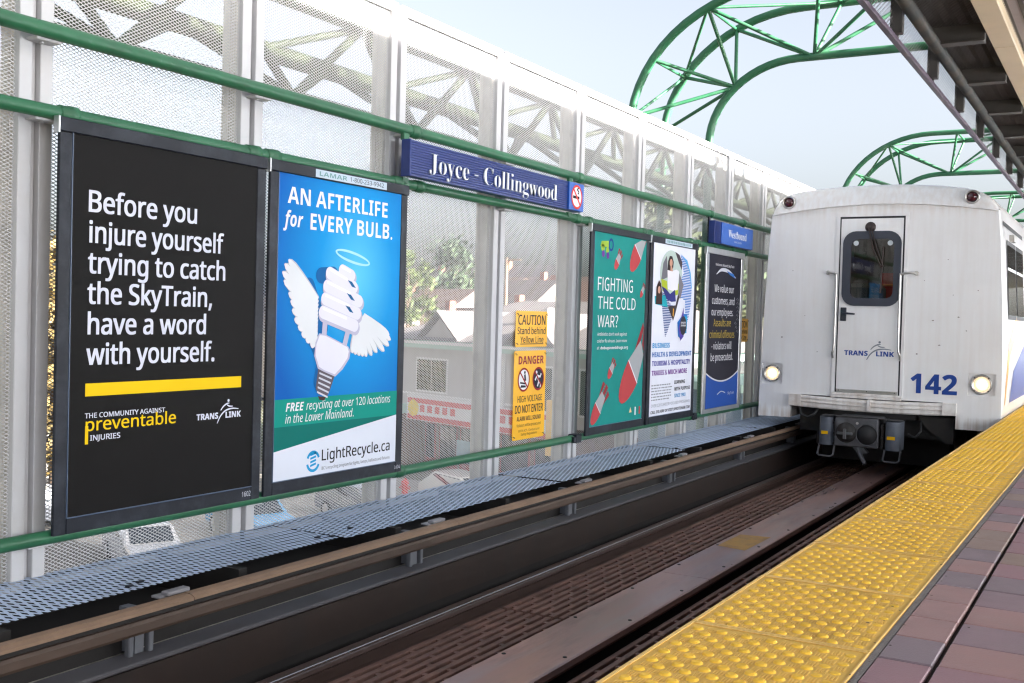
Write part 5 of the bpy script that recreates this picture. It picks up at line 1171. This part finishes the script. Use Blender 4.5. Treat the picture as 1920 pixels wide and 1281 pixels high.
YG = (S(84,98,46), S(70,84,40)); DG = (S(52,72,48), S(62,80,52)); AU = (S(112,94,52), S(92,80,48))
tree('columnar_tree', 'tall yellow-green columnar tree at the edge of the blue poster', 35.75, 86, 12.5, colp, YG, 2600, .26, 1)
tree('columnar_tree', 'slightly shorter columnar tree beside the tallest one', 34.95, 88, 11.6, colp, YG, 2600, .26, 2)
tree('round_tree', 'round grey-green tree rising over the cream house', 33.5, 112, 12.4, [(a, b*1.25) for a, b in rnd], DG, 3600, .34, 3)
tree('bushy_tree', 'small yellow-green tree next to the round tree', 31.9, 110, 8.0, [(a, b*.55) for a, b in rnd], YG, 1400, .26, 4)
tree('bushy_tree', 'light green tree behind the legs of the big arch', 22.3, 60, 15.0, [(a, b*.9) for a, b in rnd], (S(84,92,60), S(70,80,52)), 3200, .30, 5)
tree('bushy_tree', 'green tree between the westbound sign and the train', 19.6, 70, 13.5, [(a, b*.8) for a, b in rnd], DG, 2400, .3, 6)
for k, (az, d, h) in enumerate(((53.2,44,10.5),(55.6,50,11.5),(51.2,60,9.0),(58.0,46,9.5))):
    tree('autumn_tree', ('golden autumn tree seen through the mesh by the first post','tall golden tree well behind the first mesh bay','small yellowing tree half behind the black poster','orange autumn tree partly cut off by the picture edge')[k], az, d, h, [(a, b*.8) for a, b in rnd], AU if k != 2 else (S(130,118,66), S(108,104,60)), 2400, .26, 20+k)

# utility pole
pz = hillz(-44, 78); t = thing('utility_pole', 'wooden utility pole with a crossarm above the rooftops', 'utility pole', (-43.2, 73.2, pz))
ux, uy = -43.2, 73.2
MB().tube((ux,uy,pz-.2), (ux,uy,4.55+H), .13, 8).build('post', mat('weathered_pole', S(150,128,108), .9), t)
MB().box(ux-1.3,ux+1.3,uy-.07,uy+.07,4.30+H,4.44+H).build('crossarm', mat('weathered_pole', S(150,128,108)), t)
m = MB()
for k in (-1.1,-.4,.4,1.1): m.lathe([(0,.05),(.16,.035)], (ux+k,uy,4.44+H), (0,0,1), 6)
m.build('insulator', M_grey, t)
for k in (-1.1, .4, 1.1): MB().path([(ux+k-26+2.6*j, uy-6+.6*j, 4.55+H-1.1*(1-((j-5)/5.0)**2)*.8) for j in range(0, 11)], .018, 4).build('wire', M_black, t)

# parked cars
def car(label, x, y, rz, paint, group='cars parked in the forecourt'):
    t = thing('parked_car', label, 'car', (x, y, G+.01), rz, group)
    pf = [(-2.15,.30),(2.12,.30),(2.2,.55),(2.12,.78),(1.1,.95),(.55,1.40),(-1.25,1.45),(-1.95,1.0),(-2.2,.85),(-2.22,.5)]
    m = MB(); n = len(pf); secs = []
    for yy, sc in ((-.84,.97),(-.78,1.0),(.78,1.0),(.84,.97)): secs.append([(px*sc, yy if pz_ < 1.0 else yy*.86, .3+(pz_-.3)*sc) for px, pz_ in pf])
    m.add([p for s in secs for p in s], [(a*n+i, a*n+(i+1)%n, (a+1)*n+(i+1)%n, (a+1)*n+i) for a in range(3) for i in range(n)]+[tuple(range(n)), tuple(range(4*n-1,3*n-1,-1))])
    m.build('body', paint, t)
    g = MB()
    for s in (-1, 1):
        yy = s*.735; g.add([(.95,yy*1.06,.98),(.50,yy,1.34),(-1.15,yy,1.38),(-1.75,yy*1.05,1.0)], [(0,1,2,3) if s < 0 else (3,2,1,0)])
    g.build('side_glass', M_dglass, t)
    MB().add([(1.10,-.66,.98),(1.10,.66,.98),(.60,.62,1.37),(.60,-.62,1.37)], [(0,1,2,3)]).build('windscreen', M_dglass, t); MB().add([(-1.97,-.62,1.03),(-1.97,.62,1.03),(-1.33,.60,1.42),(-1.33,-.60,1.42)], [(3,2,1,0)]).build('rear_window', M_dglass, t)
    for xx in (-1.35, 1.35):
        for s in (-1, 1):
            w = MB().lathe([(0,.32),(.2,.32)], (xx, s*.68, .32), (0,s,0), 18).build('wheel', M_black, t); MB().lathe([(.2,.20),(.215,.18)], (xx, s*.68, .32), (0,s,0), 14).build('rim', M_alu, w)
    for s in (-1, 1):
        MB().box(2.08,2.19,s*.62-.16,s*.62+.16,.60,.74).build('headlight', M_whites, t); MB().box(-2.22,-2.15,s*.66-.1,s*.66+.1,.66,.84).build('tail_light', M_redsign, t); MB().box(1.9,2.12,s*.80-.05,s*.80+.05,.55,.62).build('indicator', mat('amber_lens', S(240,130,40), .3), t)
    return t
cpnt = lambda n, c: mat('car_paint_'+n, c, .25, var=.02, coat=.8)
car('white car parked below the black poster', -26.6, 23.2, R(-28), cpnt('white', S(196,196,200)))
car('pale blue car behind the white one', -27.2, 28.6, R(-20), cpnt('blue', S(110,168,210)))
car('silver car standing crosswise in the forecourt beyond the mesh', -34.5, 25.5, R(60), cpnt('silver', S(170,176,188)))
car('red car low behind the first post', -38.5, 31.0, R(-15), cpnt('red', S(180,50,50)))
car('grey car under the bulb poster', -26.0, 33.5, R(-15), cpnt('grey', S(128,132,140)))
car('light car in front of the shop', -24.3, 38.2, R(-18), cpnt('pearl', S(220,218,210)))
t = thing('red_post', 'small red hydrant post seen between walkway and bulb poster', 'hydrant', (-27.2, 37.9, G))
MB().lathe([(0,.20),(.08,.2),(.1,.14),(.75,.14),(.80,.19),(.86,.17),(.98,.06),(1.02,0)], (-27.2,37.9,G), (0,0,1), 14).build('barrel', M_redsign, t)
MB().tube((-27.45,37.9,G+.6),(-26.95,37.9,G+.6),.07,8).build('outlet', M_redsign, t)
